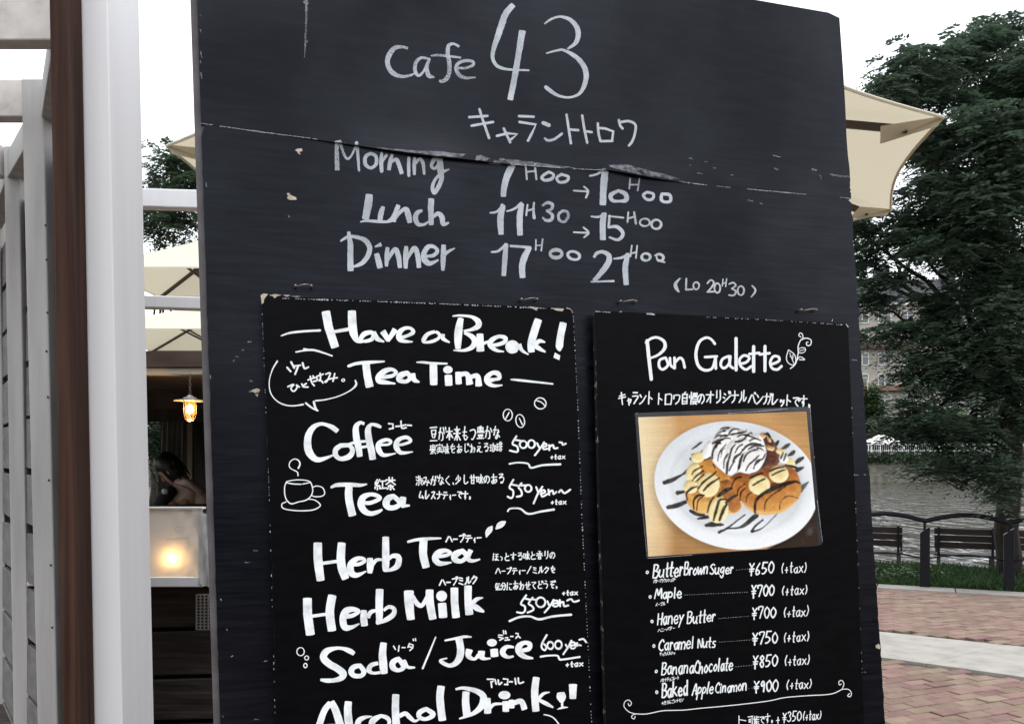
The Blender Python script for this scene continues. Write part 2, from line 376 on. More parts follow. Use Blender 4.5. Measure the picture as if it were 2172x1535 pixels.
for s_ in range(nst):
    z = zt - 2.2 - 4.1 * (s_ + 1) + .6
    if z < .5: continue
    for k in range(9):
        x = -hw + 2.6 + k * (2 * hw - 5.2) / 8
        if wf is None:
            b = MB(); W_, H_ = 2.6, 2.5
            for a in ((-W_ / 2, -W_ / 2 + .16, 0, H_), (W_ / 2 - .16, W_ / 2, 0, H_), (-.08, .08, 0, H_), (-W_ / 2, W_ / 2, H_ - .16, H_), (-W_ / 2, W_ / 2, 0, .16), (-W_ / 2, W_ / 2, 1.6, 1.7)):
                b.box(a[0], a[1], -.14, .02, a[2], a[3])
            wf = b.build('window', M['winframe'], bl); wp = MB().box(-W_ / 2, W_ / 2, -.04, -.01, 0, H_).build('pane', M['win'], wf); wo = wf
        else:
            wo = wf.copy(); COL.objects.link(wo); wo.parent = bl; w2 = wp.copy(); COL.objects.link(w2); w2.parent = wo
        wo.location = (x, 0, z)
    if s_ % 2 == 1:
        MB().box(-hw, -hw + 13, -1.5, -.02, z - .9, z + .1).build('balcony', M['balcony'], bl)
M['bank_rail'] = mat('white_bank_rail', (.6, .6, .58), .5, .4)
fz = BANKZ
fe = empty('bank_fence', (0, BANKY + .6, fz)); tag(fe, 'white railing with close bars along the far embankment', 'fence')
b = MB()
x0, x1 = far_pt(1790, 985, 137).x, far_pt(2230, 985, 137).x
x = x0; k = 0
post = None
while x < x1:
    if post is None:
        post = MB().box(-.06, .06, -.06, .06, 0, 2.6).build('post', M['bank_rail'], fe); po = post
    else: po = post.copy(); COL.objects.link(po); po.parent = fe
    po.location = (x, 0, 0); x += 1.9
for z in (.5, 1.5, 2.5): MB().box(x0, x1, -.04, .04, z - .05, z + .05).build('rail', M['bank_rail'], fe)
pk = MB(); x = x0
while x < x1: pk.box(x - .02, x + .02, -.02, .02, .5, 2.5); x += .32
pk.build('bars', M['bank_rail'], fe)['kind'] = 'stuff'
M['tent'] = mat('white_tent_cloth', (.75, .75, .73), .7, .2)
tp = far_pt(1870, 950, 141); tt = empty('marquee', (tp.x, 141, 2.3)); tag(tt, 'small white marquee behind the fence on the far bank', 'tent')
MB().add([(-2.6, -2, 3.0), (2.6, -2, 3.0), (2.6, 2, 3.0), (-2.6, 2, 3.0), (-.4, 0, 4.3), (.4, 0, 4.3)], [(0, 1, 5, 4), (1, 2, 5), (2, 3, 4, 5), (3, 0, 4)]).build('tent_roof', M['tent'], tt)
MB().add([(-2.6, -2, 2.6), (2.6, -2, 2.6), (2.6, -2, 3.0), (-2.6, -2, 3.0)], [(0, 1, 2, 3)]).build('valance', M['tent'], tt)
for sx in (-2.5, 2.5):
    for sy in (-1.9, 1.9): MB().box(sx - .06, sx + .06, sy - .06, sy + .06, 0, 3.0).build('pole', M['bank_rail'], tt)

# ------------------------------------------------------------------ trees
M['bark'] = vary(mat('dark_bark', (.03, .026, .022), .9, .1), [(.015, .013, .011), (.045, .038, .032)], (6, 6, 1), 4, 7, bump=.7, bdist=.01)
def leafmat(name, col, amt=.45):
    m = island_tint(mat(name, col, .55, .35), amt, .025); nt = m.node_tree
    b = bsdf(m); tr = nd(m, 'ShaderNodeBsdfTranslucent'); mx = nd(m, 'ShaderNodeMixShader'); mx.inputs[0].default_value = .34
    src = b.inputs['Base Color'].links[0].from_socket; nt.links.new(src, tr.inputs['Color'])
    out = nt.nodes['Material Output']; nt.links.new(b.outputs[0], mx.inputs[1]); nt.links.new(tr.outputs[0], mx.inputs[2]); nt.links.new(mx.outputs[0], out.inputs['Surface'])
    return m
M['leaf'] = leafmat('tree_leaf', (.066, .102, .068))
M['leaf_far'] = leafmat('far_leaf', (.05, .085, .032))
M['leaf_bush'] = leafmat('bush_leaf', (.06, .095, .055))
def spray(b, p, d, L_, n, lw, rg):
    """a drooping pinnate spray: leaflets in pairs along an arching stalk"""
    d = Vector(d).normalized(); s_ = d.cross(Vector((0, 0, 1)))
    s_ = s_.normalized() if s_.length > .01 else Vector((1, 0, 0))
    for i in range(n):
        t = (i + .5) / n; q = p + d * L_ * t + Vector((0, 0, -.55 * L_ * t * t))
        for sg in (-1, 1):
            ld = (s_ * sg + d * .45 + Vector((0, 0, rg.uniform(-.45, .1)))).normalized(); ll = lw * (1.15 - .5 * t) * rg.uniform(.6, 1.4)
            w_ = (d - ld * d.dot(ld)).normalized() * ll * .2
            b.add([q, q + ld * ll * .45 + w_, q + ld * ll, q + ld * ll * .5 - w_], [(0, 1, 2, 3)])
def limb(b, p, q, r0, r1, rg, wob=.1, n=6):
    pts = [p.lerp(q, i / n) + Vector((rg.uniform(-wob, wob), rg.uniform(-wob, wob), rg.uniform(-wob, wob))) * (0 if i in (0, n) else 1) * (p - q).length * .3 for i in range(n + 1)]
    b.tube(pts, [r0 + (r1 - r0) * i / n for i in range(n + 1)], 7); return pts
def lobes_tree(name, label, base, lobes, nspray, lw, L_, m, seed, trunk_r, group=None, forks=None, cat='tree', near_bias=0):
    """base: foot of the trunk; lobes: (u, v, Y, ru, rv) ellipsoids that the crown's clumps fill"""
    rg = random.Random(seed)
    t = empty(name, base); tag(t, label, cat, group); base = Vector(base)
    wood = MB(); leaf = MB()
    cs = [(at(u, v, Y), ru * Y / F, rv * Y / F) for u, v, Y, ru, rv in lobes]
    top = sum((c for c, _, _ in cs), Vector()) / len(cs)
    fork = Vector((base.x + (top.x - base.x) * .12, base.y + (top.y - base.y) * .12, base.z + (max(c.z for c, _, _ in cs) - base.z) * .34)) if forks is None else Vector(forks)
    z0 = Vector((0, 0, 0))
    limb(wood, z0 - Vector((0, 0, .15)), fork - base, trunk_r, trunk_r * .75, rg, .05, 7)
    tot = sum(a * b_ for _, a, b_ in cs)
    for c, a, h in cs:
        mid = fork.lerp(c, .5) + Vector((0, 0, .12 * (c - fork).length))
        limb(wood, fork - base, mid - base, trunk_r * .30, trunk_r * .19, rg, .06); limb(wood, mid - base, c - base, trunk_r * .19, trunk_r * .05, rg, .1)
        k = max(5, int(nspray * a * h / tot))
        twigs = []
        for i in range(max(5, k // 24)):
            a1, z = rg.uniform(0, 6.283), rg.uniform(-.9, 1); rr = math.sqrt(1 - z * z * .98) * rg.uniform(.7, 1)
            e = Vector((math.cos(a1) * rr * a, math.sin(a1) * rr * a * .8, z * h)); limb(wood, c - base, c + e * .92 - base, trunk_r * .07, .004, rg, .15, 4); twigs.append(e)
        for i in range(k):
            if twigs and rg.random() < .75:
                e = rg.choice(twigs) * rg.uniform(.35, 1.05) + Vector((rg.gauss(0, .17) * a, rg.gauss(0, .17) * a, rg.gauss(0, .1) * h))
            else:
                e = Vector((rg.gauss(0, .45) * a, rg.gauss(0, .45) * a, rg.gauss(0, .42) * h))
            d = Vector((e.x / a, e.y / a, .15 * e.z / h)) + Vector((rg.uniform(-.7, .7), rg.uniform(-.7, .7), rg.uniform(-.2, .3)))
            spray(leaf, c + e - base, d, L_ * rg.uniform(.7, 1.25), 7 if lw < .5 else 4, lw, rg)
    wood.build('trunk', M['bark'], t, True)
    leaf.build('crown', m, t)
    return t
big = [(1950, 150, 11.3, 82, 62), (2045, 120, 11.6, 75, 48), (2125, 85, 11.8, 70, 42), (1895, 205, 11.0, 34, 36), (1985, 215, 11.2, 60, 26), (2120, 190, 11.4, 75, 60), (2065, 300, 11.0, 120, 62), (1960, 330, 11.5, 75, 50),
       (2150, 330, 10.6, 55, 90), (1985, 420, 11.2, 95, 70), (2100, 440, 10.8, 95, 95), (1905, 500, 11.4, 85, 48), (2005, 545, 11.0, 85, 48), (2130, 590, 10.8, 70, 70),
       (1990, 770, 11.0, 95, 82), (2085, 790, 10.8, 95, 95), (1880, 710, 11.2, 62, 30), (1985, 690, 11.2, 70, 30), (2130, 720, 10.4, 55, 100), (1930, 900, 11.0, 62, 62), (2030, 920, 10.7, 90, 62),
       (1985, 1000, 10.8, 60, 26), (2125, 1030, 10.3, 48, 50), (2110, 1000, 10.6, 60, 40), (1840, 650, 11.6, 40, 26), (1835, 560, 11.6, 36, 40), (1790, 480, 11.6, 60, 30), (1880, 600, 11.4, 50, 30), (1950, 640, 11.2, 60, 26), (2040, 650, 11, 60, 40), (2050, 505, 10.9, 60, 50), (2110, 540, 11.2, 60, 50), (2230, 250, 11, 80, 200), (2240, 560, 11, 80, 160), (2220, 800, 10.8, 70, 160)]
foot = Vector((6.95, 11.9, .0))
lobes_tree('river_tree', 'big dark feathery tree overhanging the river railing and benches', foot, big, 14500, .088, .27, M['leaf'], 5, .17, forks=at(2145, 830, 11.3))
lobes_tree('garden_tree', 'dark leafy tree behind the cafe parasols and white post', (-8.0, 19.0, 0), [(335, 345, 19, 60, 38), (390, 370, 19, 60, 40), (360, 405, 19, 70, 38), (330, 470, 18.5, 80, 50), (400, 470, 18.5, 90, 50), (470, 420, 19, 90, 70), (255, 430, 19, 60, 60)],
           1500, .12, .36, M['leaf_bush'], 11, .12)
rg = random.Random(3)
for i, (u, v, ru, rv, lb) in enumerate(((1840, 870, 34, 62, 'bright green tree standing by the far white fence'), (1790, 900, 40, 50, 'rounded green tree on the far bank hidden by the dark board'), (2125, 910, 34, 48, 'yellow green tree on the far bank seen beyond the dark trunk'),
                                         (1935, 915, 34, 40, 'dull green tree on the far bank under the hanging boughs'), (2025, 905, 40, 46, 'broad green tree on the far bank under the hanging boughs'), (2210, 890, 40, 60, 'tall green tree on the far bank past the frame edge'))):
    if i == 1: continue
    Y = 147.0; b_ = at(u, 985, Y); lobes_tree('bank_tree', lb, (b_.x, Y, 2.2), [(u - ru * .35, v + rv * .3, Y, ru * .6, rv * .5), (u + ru * .35, v + rv * .25, Y, ru * .6, rv * .55), (u, v - rv * .35, Y, ru * .6, rv * .55)],
               420, 1.1, 2.2, M['leaf_far'], 30 + i, .3, 'trees on the far bank')
fw = MB()
for i in range(12000):
    x = R.uniform(-260, 320); hgt = 6.2 + 2.2 * noise.noise(Vector((x * .06, 1, 5))) + 1.2 * noise.noise(Vector((x * .3, 1, 2))); p = Vector((x, 151 + R.uniform(-2, 4), 2.2 + hgt * R.random() ** .7))
    d = Vector((R.uniform(-1, 1), R.uniform(-1, .4), R.uniform(-.7, .7))).normalized(); s_ = d.cross(Vector((0, .1, 1))).normalized()
    fw.add([p, p + d * 1.5 + s_ * .95, p + d * 3.0, p + d * 1.5 - s_ * .95], [(0, 1, 2, 3)])
tag(fw.build('far_wood', M['leaf_far']), kind='stuff')
hd = MB()
for i in range(5000):
    x = R.uniform(x0, x1); p = Vector((x, BANKY + .1 - R.uniform(0, .5), BANKZ + R.uniform(-.5, 1.1)))
    d = Vector((R.uniform(-1, 1), R.uniform(-1, .2), R.uniform(-.6, .8))).normalized(); s_ = d.cross(Vector((0, 0, 1))).normalized()
    hd.add([p, p + d * .3 + s_ * .16, p + d * .6, p + d * .3 - s_ * .16], [(0, 1, 2, 3)])
h = hd.build('bank_hedge', M['leaf_bush']); tag(h, kind='stuff')

# ------------------------------------------------------------------ railing and benches by the water
M['rail_paint'] = mat('dark_railing_paint', (.006, .007, .010), .42, .18)
M['bench_wood'] = vary(mat('bench_slat_wood', (.05, .03, .024), .6, .3), [(.012, .008, .007), (.03, .018, .015)], (1, 6, 6), 4, 5)
M['iron'] = mat('bench_iron', (.012, .012, .013), .5, .4)
rp0, rp1 = gnd(1962, 1249), gnd(2140, 1257)
sp = rp1 - rp0
rl = empty('river_railing', rp0); tag(rl, 'dark metal railing with wavy handrail on the pale kerb', 'railing')
PH = (1249 - 1121) / F * rp0.y
pp = None
for k in range(-7, 4):
    c = sp * k
    if pp is None:
        b = MB(); w = .058
        b.add([(-w, -w, 0), (w, -w, 0), (w, w, 0), (-w, w, 0), (-w, -w, PH - .05), (w, -w, PH + .035), (w, w, PH + .035), (-w, w, PH - .05)], BOXF)
        pp = b.build('post', M['rail_paint'], rl, bevel=.006); ps = pp
        st = MB().box(-.02, .012, -.012, .012, PH - .02, PH + .125).build('bracket', M['rail_paint'], pp)
    else:
        ps = pp.copy(); COL.objects.link(ps); ps.parent = rl; s2 = st.copy(); COL.objects.link(s2); s2.parent = ps
    ps.location = c; ps.rotation_euler.z = math.atan2(kd.y, kd.x)
tr, lr = [], []
for k in range(-7, 3):
    for i in range(12):
        t = i / 12; p = sp * (k + t); a = math.sin(math.pi * t)
        tr.append(p + Vector((0, 0, PH + .10 + .085 * a)))
tr.append(sp * 3 + Vector((0, 0, PH + .10)))
MB().tube(tr, .031, 10).build('handrail', M['rail_paint'], rl, True)
for k in range(-7, 3):
    q = [sp * (k + .05 + .9 * i / 10) + Vector((0, 0, .40 + .055 * math.sin(math.pi * i / 10))) for i in range(11)]
    MB().tube(q, .011, 6).build('lower_rail', M['rail_paint'], rl, True)
def bench(c, ang, wid, label):
    t = empty('park_bench', c); t.rotation_euler.z = ang; tag(t, label, 'bench', 'benches facing the river')
    for i in range(3):
        z = .50 + i * .105; y = -.02 - i * .028
        MB().box(-wid / 2, wid / 2, y - .016, y + .016, z, z + .09).build('back_slat', M['bench_wood'], t, bevel=.005)
    for i in range(4): MB().box(-wid / 2, wid / 2, .06 + i * .1, .145 + i * .1, .37, .40).build('seat_slat', M['bench_wood'], t, bevel=.005)
    for x in (-wid / 2 + .06, 0, wid / 2 - .06):
        b = MB(); b.bar((x, -.06, 0), (x, .03, .40), .05, .05, (1, 0, 0)); b.bar((x, .43, 0), (x, .40, .37), .05, .05, (1, 0, 0)); b.bar((x, -.0, .38), (x, -.11, .83), .05, .035, (1, 0, 0)); b.bar((x, 0, .35), (x, .45, .35), .05, .03)
        b.build('leg_frame', M['iron'], t)
    for x in (-wid / 2 + .03, wid / 2 - .03):
        MB().bar((x, -.07, .60), (x, .42, .56), .045, .03).bar((x, .40, .56), (x, .42, .37), .04, .03, (1, 0, 0)).build('armrest', M['iron'], t)
    return t
kang = math.atan2(kd.y, kd.x)
bz = -.16
p = at(2066, 1160, 12.7); bench(Vector((p.x + .22, p.y - .1, bz)), kang, 1.55, 'dark slatted bench under the hanging tree boughs by the water')
p = at(1850, 1160, 13.3); bench(Vector((p.x - .33, p.y + .1, bz)), kang, 1.55, 'dark slatted bench half hidden by the blackboard edge')

# ------------------------------------------------------------------ the blackboard: its plane and the map from photo to board
YAW = math.atan2(F, 6014.0); LEAN = math.radians(1.5)
bx = Vector((math.cos(YAW), math.sin(YAW), 0))
bnrm = Vector((math.sin(YAW) * math.cos(LEAN), -math.cos(YAW) * math.cos(LEAN), math.sin(LEAN))).normalized()
bup = bnrm.cross(bx).normalized()
BP = Vector((0, 1.5, EYE)); BO = BP - bup * (EYE / bup.z)      # foot of the board, on the ground
BMAT = Matrix(((bx.x, bup.x, bnrm.x, BO.x), (bx.y, bup.y, bnrm.y, BO.y), (bx.z, bup.z, bnrm.z, BO.z), (0, 0, 0, 1)))
CAMP = Vector((0, 0, EYE))
def bp(u, v, h=0.0):
    r = ray(u, v); t = (BO + bnrm * h - CAMP).dot(bnrm) / r.dot(bnrm); p = CAMP + r * t - BO
    return Vector((p.dot(bx), p.dot(bup), h))
PX = 1.5 / F                                                   # metres per photo pixel on the board, about
board = empty('cafe_blackboard'); board.matrix_world = BMAT
tag(board, 'tall black plywood cafe board with chalked opening hours', 'blackboard')
def smooth_line(pts, n):
    """Catmull-Rom through pts, n samples per span"""
    out = []; P = [pts[0]] + list(pts) + [pts[-1]]
    for i in range(1, len(P) - 2):
        for k in range(n):
            t = k / n
            out.append(tuple(.5 * ((2 * b) + (-a + c) * t + (2 * a - 5 * b + 4 * c - d) * t * t + (-a + 3 * b - 3 * c + d) * t ** 3)
                             for a, b, c, d in zip(P[i - 1], P[i], P[i + 1], P[i + 2])))
    out.append(tuple(pts[-1])); return out
def LU(v): return 418 + .032 * v
def RU(v): return 1778 + .065 * v
seam = smooth_line([(426, 263), (560, 282), (690, 299), (860, 323), (1000, 339), (1062, 347), (1100, 351), (1250, 361), (1300, 362), (1420, 383), (1520, 396), (1804, 422)], 8)
rg = random.Random(8)
def outline_edge(f, v0, v1, n, amp):
    return [(f(v0 + (v1 - v0) * i / n) + rg.uniform(-amp, amp) * (1 if rg.random() < .5 else .2), v0 + (v1 - v0) * i / n) for i in range(n + 1)]
# lower panel
bot = 2960
lo = [(x, y) for x, y in seam]
rt = outline_edge(RU, 430, 1640, 110, 1.8) + [(RU(1900), 1900), (RU(2700), 2700)]
lf = [(LU(2700), 2700), (LU(1900), 1900)] + outline_edge(LU, 1640, 290, 90, 1.2)
ring = lo[1:-1] + rt + lf
v = [bp(x, y - 12 if i < len(lo) - 2 else y, 0) for i, (x, y) in enumerate(ring)]
for q in v:
    if q.y < .01: q.y = .01
n = len(v); v2 = [q - Vector((0, 0, .012)) for q in v]
o = link('lower_panel', v + v2, [tuple(reversed(range(n))), tuple(range(n, 2 * n))] + [(i, (i + 1) % n, n + (i + 1) % n, n + i) for i in range(n)], M['board'], board)
bm = bmesh.new(); bm.from_mesh(o.data); bmesh.ops.recalc_face_normals(bm, faces=bm.faces); bm.to_mesh(o.data); bm.free()
# upper panel, sprung away from the lower one along its bottom edge
def bulge(x):
    g = lambda c, w, h: h * math.exp(-((x - c) / w) ** 2)
    return .0003 + g(960, 130, .009) + g(820, 110, .0045) + g(1350, 75, .009) + g(700, 60, .0015)
topl, topr = -208, 31
NXu = len(seam); rows = [0, .01, .02, .03, .04, .05, .06, .075, .09, .105, .125, .15, .18, .22, .28, .36, .5, .7, 1.0]
gv, gf = [], []
for j, t in enumerate(rows):
    for i, (x, y) in enumerate(seam):
        f = i / (NXu - 1); xb = x; fx = (xb - 426) / (1804 - 426)
        yt = topl + (topr - topl) * fx; ytop = yt; xt = LU(yt) + (RU(yt) - LU(yt)) * fx
        if fx > .985: ytop += (fx - .985) * 500
        yy = y + (ytop - y) * t; l0, r0 = LU(yy), RU(yy); xx = l0 + (r0 - l0) * fx
        if i == NXu - 1: xx += rg.uniform(-1.5, 1)
        h = .0003 + (bulge(x) - .0003) * math.exp(-(t / .09) ** 1.4)
        gv.append(bp(xx, yy, h))
nr = len(rows)
for j in range(nr - 1):
    for i in range(NXu - 1):
        a = j * NXu + i; gf.append((a, a + 1, a + NXu + 1, a + NXu))
nb = len(gv)
gv += [q - Vector((0, 0, .009)) for q in gv]
for j in range(nr - 1):
    for i in range(NXu - 1):
        a = nb + j * NXu + i; gf.append((a, a + NXu, a + NXu + 1, a + 1))
def rimface(*ix):
    b_ = len(gv); gv.extend([gv[i].copy() for i in ix]); gf.append(tuple(range(b_, b_ + 4)))
for i in range(NXu - 1):
    rimface(i, nb + i, nb + i + 1, i + 1); a = (nr - 1) * NXu + i; rimface(a, a + 1, nb + a + 1, nb + a)
for j in range(nr - 1):
    a = j * NXu; rimface(a, a + NXu, nb + a + NXu, nb + a); a += NXu - 1; rimface(a, nb + a, nb + a + NXu, a + NXu)
o = link('upper_panel', gv, gf, M['board'], board)
for p in o.data.polygons: p.use_smooth = p.index < (nr - 1) * (NXu - 1)
def surf(u, v):
    """height of the board's own face at a photo point"""
    k = 0
    for i in range(NXu - 1):
        if seam[i][0] <= u: k = i
    (xa, ya), (xb_, yb) = seam[k], seam[min(k + 1, NXu - 1)]
    y = ya + (yb - ya) * min(1, max(0, (u - xa) / max(1e-6, xb_ - xa)))
    if v > y: return 0.0
    fx = (u - 426) / (1804 - 426); yt = topl + (topr - topl) * fx; t = (y - v) / (y - yt)
    return .00042 + (bulge(u) - .0003) * math.exp(-(t / .09) ** 1.4)
# batten along the board's edge and the legs that prop it from behind
bt = MB(); pts = [bp(404 + .032 * y - .2, y, -.006) for y in range(-200, 2900, 60)]
q = []
for i, p in enumerate(pts):
    w_ = .0125 + rg.uniform(-.0006, .0009)
    q += [p + Vector((0, 0, 0)), p + Vector((w_, 0, 0)), p + Vector((w_, 0, -.05)), p + Vector((0, 0, -.05))]
fs = []
for i in range(len(pts) - 1):
    for k in range(4): fs.append((4 * i + k, 4 * i + 4 + k, 4 * i + 4 + (k + 1) % 4, 4 * i + (k + 1) % 4))
fs.append((0, 1, 2, 3)); e = 4 * (len(pts) - 1); fs.append((e + 3, e + 2, e + 1, e))
for p in q:
    if p.y < .01: p.y = .01
link('edge_batten', q, fs, M['edge_batten'], board)
for x in (-.35, .35):
    MB().bar((x, 1.9, -.04), (x, .02, -.75), .06, .035, (1, 0, 0)).build('prop_leg', M['edge_batten'], board)
# wire loops that carry the two menus
def wire_loop(u, v, w_):
    a, b_ = bp(u - w_, v, 0), bp(u + w_, v, 0); pts = []
    for i in range(13):
        t = i / 12; z = .014 + .008 * math.sin(math.pi * t)
        pts.append(a.lerp(b_, t) + Vector((0, -.0015 + .003 * t, z)))
    b = MB().tube(pts, .0011, 6)
    e = a + Vector((-.002, 0, 0)); b.tube([e + Vector((0, 0, 0)), e + Vector((0, .001, .012))], .002, 6); e = b_ + Vector((.002, 0, 0)); b.tube([e, e + Vector((0, .001, .012))], .002, 6)
    return b.build('wire_loop', M['wire'], board, True)
for u, v_ in ((643, 610), (1119, 638), (1328, 642), (1709, 660)): wire_loop(u, v_, 14)

# the two hung menus
MH, MT = .026, .012
def menu(name, label, corners, rnd, chips):
    t = empty(name); t.matrix_world = BMAT; tag(t, label, 'menu board', 'menus hung on the blackboard')
    v = [bp(x, y, MH) for x, y in corners]; n = len(v); v2 = [q - Vector((0, 0, MT)) for q in v]
    o = link('board_panel', v + v2, [tuple(reversed(range(n))), tuple(range(n, 2 * n))] + [(i, (i + 1) % n, n + (i + 1) % n, n + i) for i in range(n)], [M['menu'], M['menu_edge']], t)
    bm = bmesh.new(); bm.from_mesh(o.data); bmesh.ops.recalc_face_normals(bm, faces=bm.faces); bm.to_mesh(o.data); bm.free()
    for p in o.data.polygons[2:]: p.material_index = 1
    return t
def corner(cx, cy, pts): return [(cx + a, cy + b) for a, b in pts]
TEA = menu('drinks_menu', 'black hung menu painted with coffee and tea prices', [(555, 630), (557, 627), (900, 641), (1203, 653), (1210, 655), (1214, 660), (1216, 670), (1236, 1100), (1256, 1530), (1263, 1700), (593, 1700), (572, 1050)], 0, None)
PAN = menu('galette_menu', 'black hung menu with the food photograph and six prices', [(1262, 662), (1264, 659), (1500, 670), (1790, 686), (1796, 688), (1799, 693), (1816, 1100), (1833, 1535), (1840, 1700), (1290, 1700), (1273, 1100)], 0, None)

# ------------------------------------------------------------------ brush, pen and chalk strokes
class Ink:
    """ribbons of paint lying on a board; each starts a hair above the last so that none share a plane"""
    def __init__(s, h, crop=(0, 0, 1), w=4, jag=0.0, seed=1):
        s.h = h; s.c = crop; s.w = w; s.v = []; s.f = []; s.k = 0; s.jag = jag; s.rg = random.Random(seed)
    def _lvl(s): s.k += 1; return (s.h or 0) + 1.5e-4 + 1.2e-5 * (s.k % 24)
    def P(s, x, y, lv):
        x0, y0, sc = s.c; u, v = x0 + x / sc, y0 + y / sc
        return bp(u, v, lv + (surf(u, v) if s.h is None else 0))
    def ribbon(s, pts, smooth=True, closed=False, round_=None):
        if closed: pts = list(pts) + [pts[0]]
        if len(pts) > 2 and smooth: pts = smooth_line(pts, 6)
        if len(pts) == 2: a, b = pts; pts = [tuple(a[i] + (b[i] - a[i]) * t / 4 for i in range(3)) for t in range(5)]
        lv = s._lvl(); n = len(pts); base = len(s.v); ph = s.rg.uniform(0, 99)
        wmax = max(p[2] for p in pts) / s.c[2]
        if round_ is None: round_ = wmax < 8.5
        rows = []
        for i, (x, y, w) in enumerate(pts):
            a, b = pts[max(0, i - 1)], pts[min(n - 1, i + 1)]
            if closed and i in (0, n - 1): a, b = pts[n - 2], pts[1]
            dx, dy = b[0] - a[0], b[1] - a[1]; l = math.hypot(dx, dy) or 1; dx /= l; dy /= l
            w1 = w * .5 * (1 + s.jag * s.rg.uniform(-1, 1)); w2 = w * .5 * (1 + s.jag * s.rg.uniform(-1, 1))
            z = lv + 6e-5 * i / n
            rows.append((x - dy * w1, y + dx * w1, x + dy * w2, y - dx * w2, z, dx, dy, w))
        for r in rows: s.v.append(s.P(r[0], r[1], r[4])); s.v.append(s.P(r[2], r[3], r[4]))
        for i in range(n - 1): a = base + 2 * i; s.f.append((a, a + 1, a + 3, a + 2))
        if not closed:
            for end in (0, n - 1):
                x, y, w = pts[end]; r = rows[end]; sg = -1 if end == 0 else 1
                k0 = len(s.v); z = r[4]; arc = []
                ext = .5 if round_ else .08
                for j in range(1, 5):
                    a = math.pi * j / 5; ex = math.sin(a) * w * ext * sg; ey = math.cos(a) * w * .5
                    arc.append(s.P(x + r[5] * ex - r[6] * ey, y + r[6] * ex + r[5] * ey, z))
                s.v += arc; a = base + 2 * end
                s.f.append((a, *[k0 + j for j in range(4)], a + 1))
        return s
    def poly(s, pts, smooth=True):
        lv = s._lvl(); pts = list(pts)
        if smooth: pts = smooth_line(pts + [pts[0]], 5)[:-1]
        cx = sum(p[0] for p in pts) / len(pts); cy = sum(p[1] for p in pts) / len(pts)
        b = len(s.v); s.v.append(s.P(cx, cy, lv)); s.v += [s.P(p[0], p[1], lv) for p in pts]; n = len(pts)
        s.f += [(b, b + 1 + i, b + 1 + (i + 1) % n) for i in range(n)]; return s
    def __call__(s, text):
        """'x,y,w x,y x,y' strokes parted by |; prefix = straight, c closed, o ring (cx,cy,rx,ry,w), e disc, p polygon"""
        for st in text.split('|'):
            st = st.strip()
            if not st: continue
            mode = ''
            if st[0] in '=coep': mode = st[0]; st = st[1:].strip()
            tk = [tuple(float(q) for q in a.split(',')) for a in st.split()]
            if mode in 'oe' and mode:
                cx, cy, rx, ry = tk[0][:4]; w = tk[0][4] if len(tk[0]) > 4 else s.w; ang = math.radians(tk[0][5]) if len(tk[0]) > 5 else 0
                q = []
                for i in range(15):
                    a = 2 * math.pi * i / 15 + .3; ex, ey = math.cos(a) * rx, math.sin(a) * ry
                    q.append((cx + ex * math.cos(ang) - ey * math.sin(ang), cy + ex * math.sin(ang) + ey * math.cos(ang), w * (1 + .12 * math.sin(a * 2 + cx))))
                s.ribbon(q, True, True) if mode == 'o' else s.poly(q)
                continue
            if mode == 'p': s.poly(tk, False); continue
            w = s.w; q = []
            for t in tk:
                if len(t) > 2: w = t[2]
                q.append((t[0], t[1], w))
            s.ribbon(q, mode != '=', mode == 'c')
        return s
    def build(s, name, m, parent, label=None):
        o = link(name, s.v, s.f, m, parent)
        if label: o['label'] = label
        return o
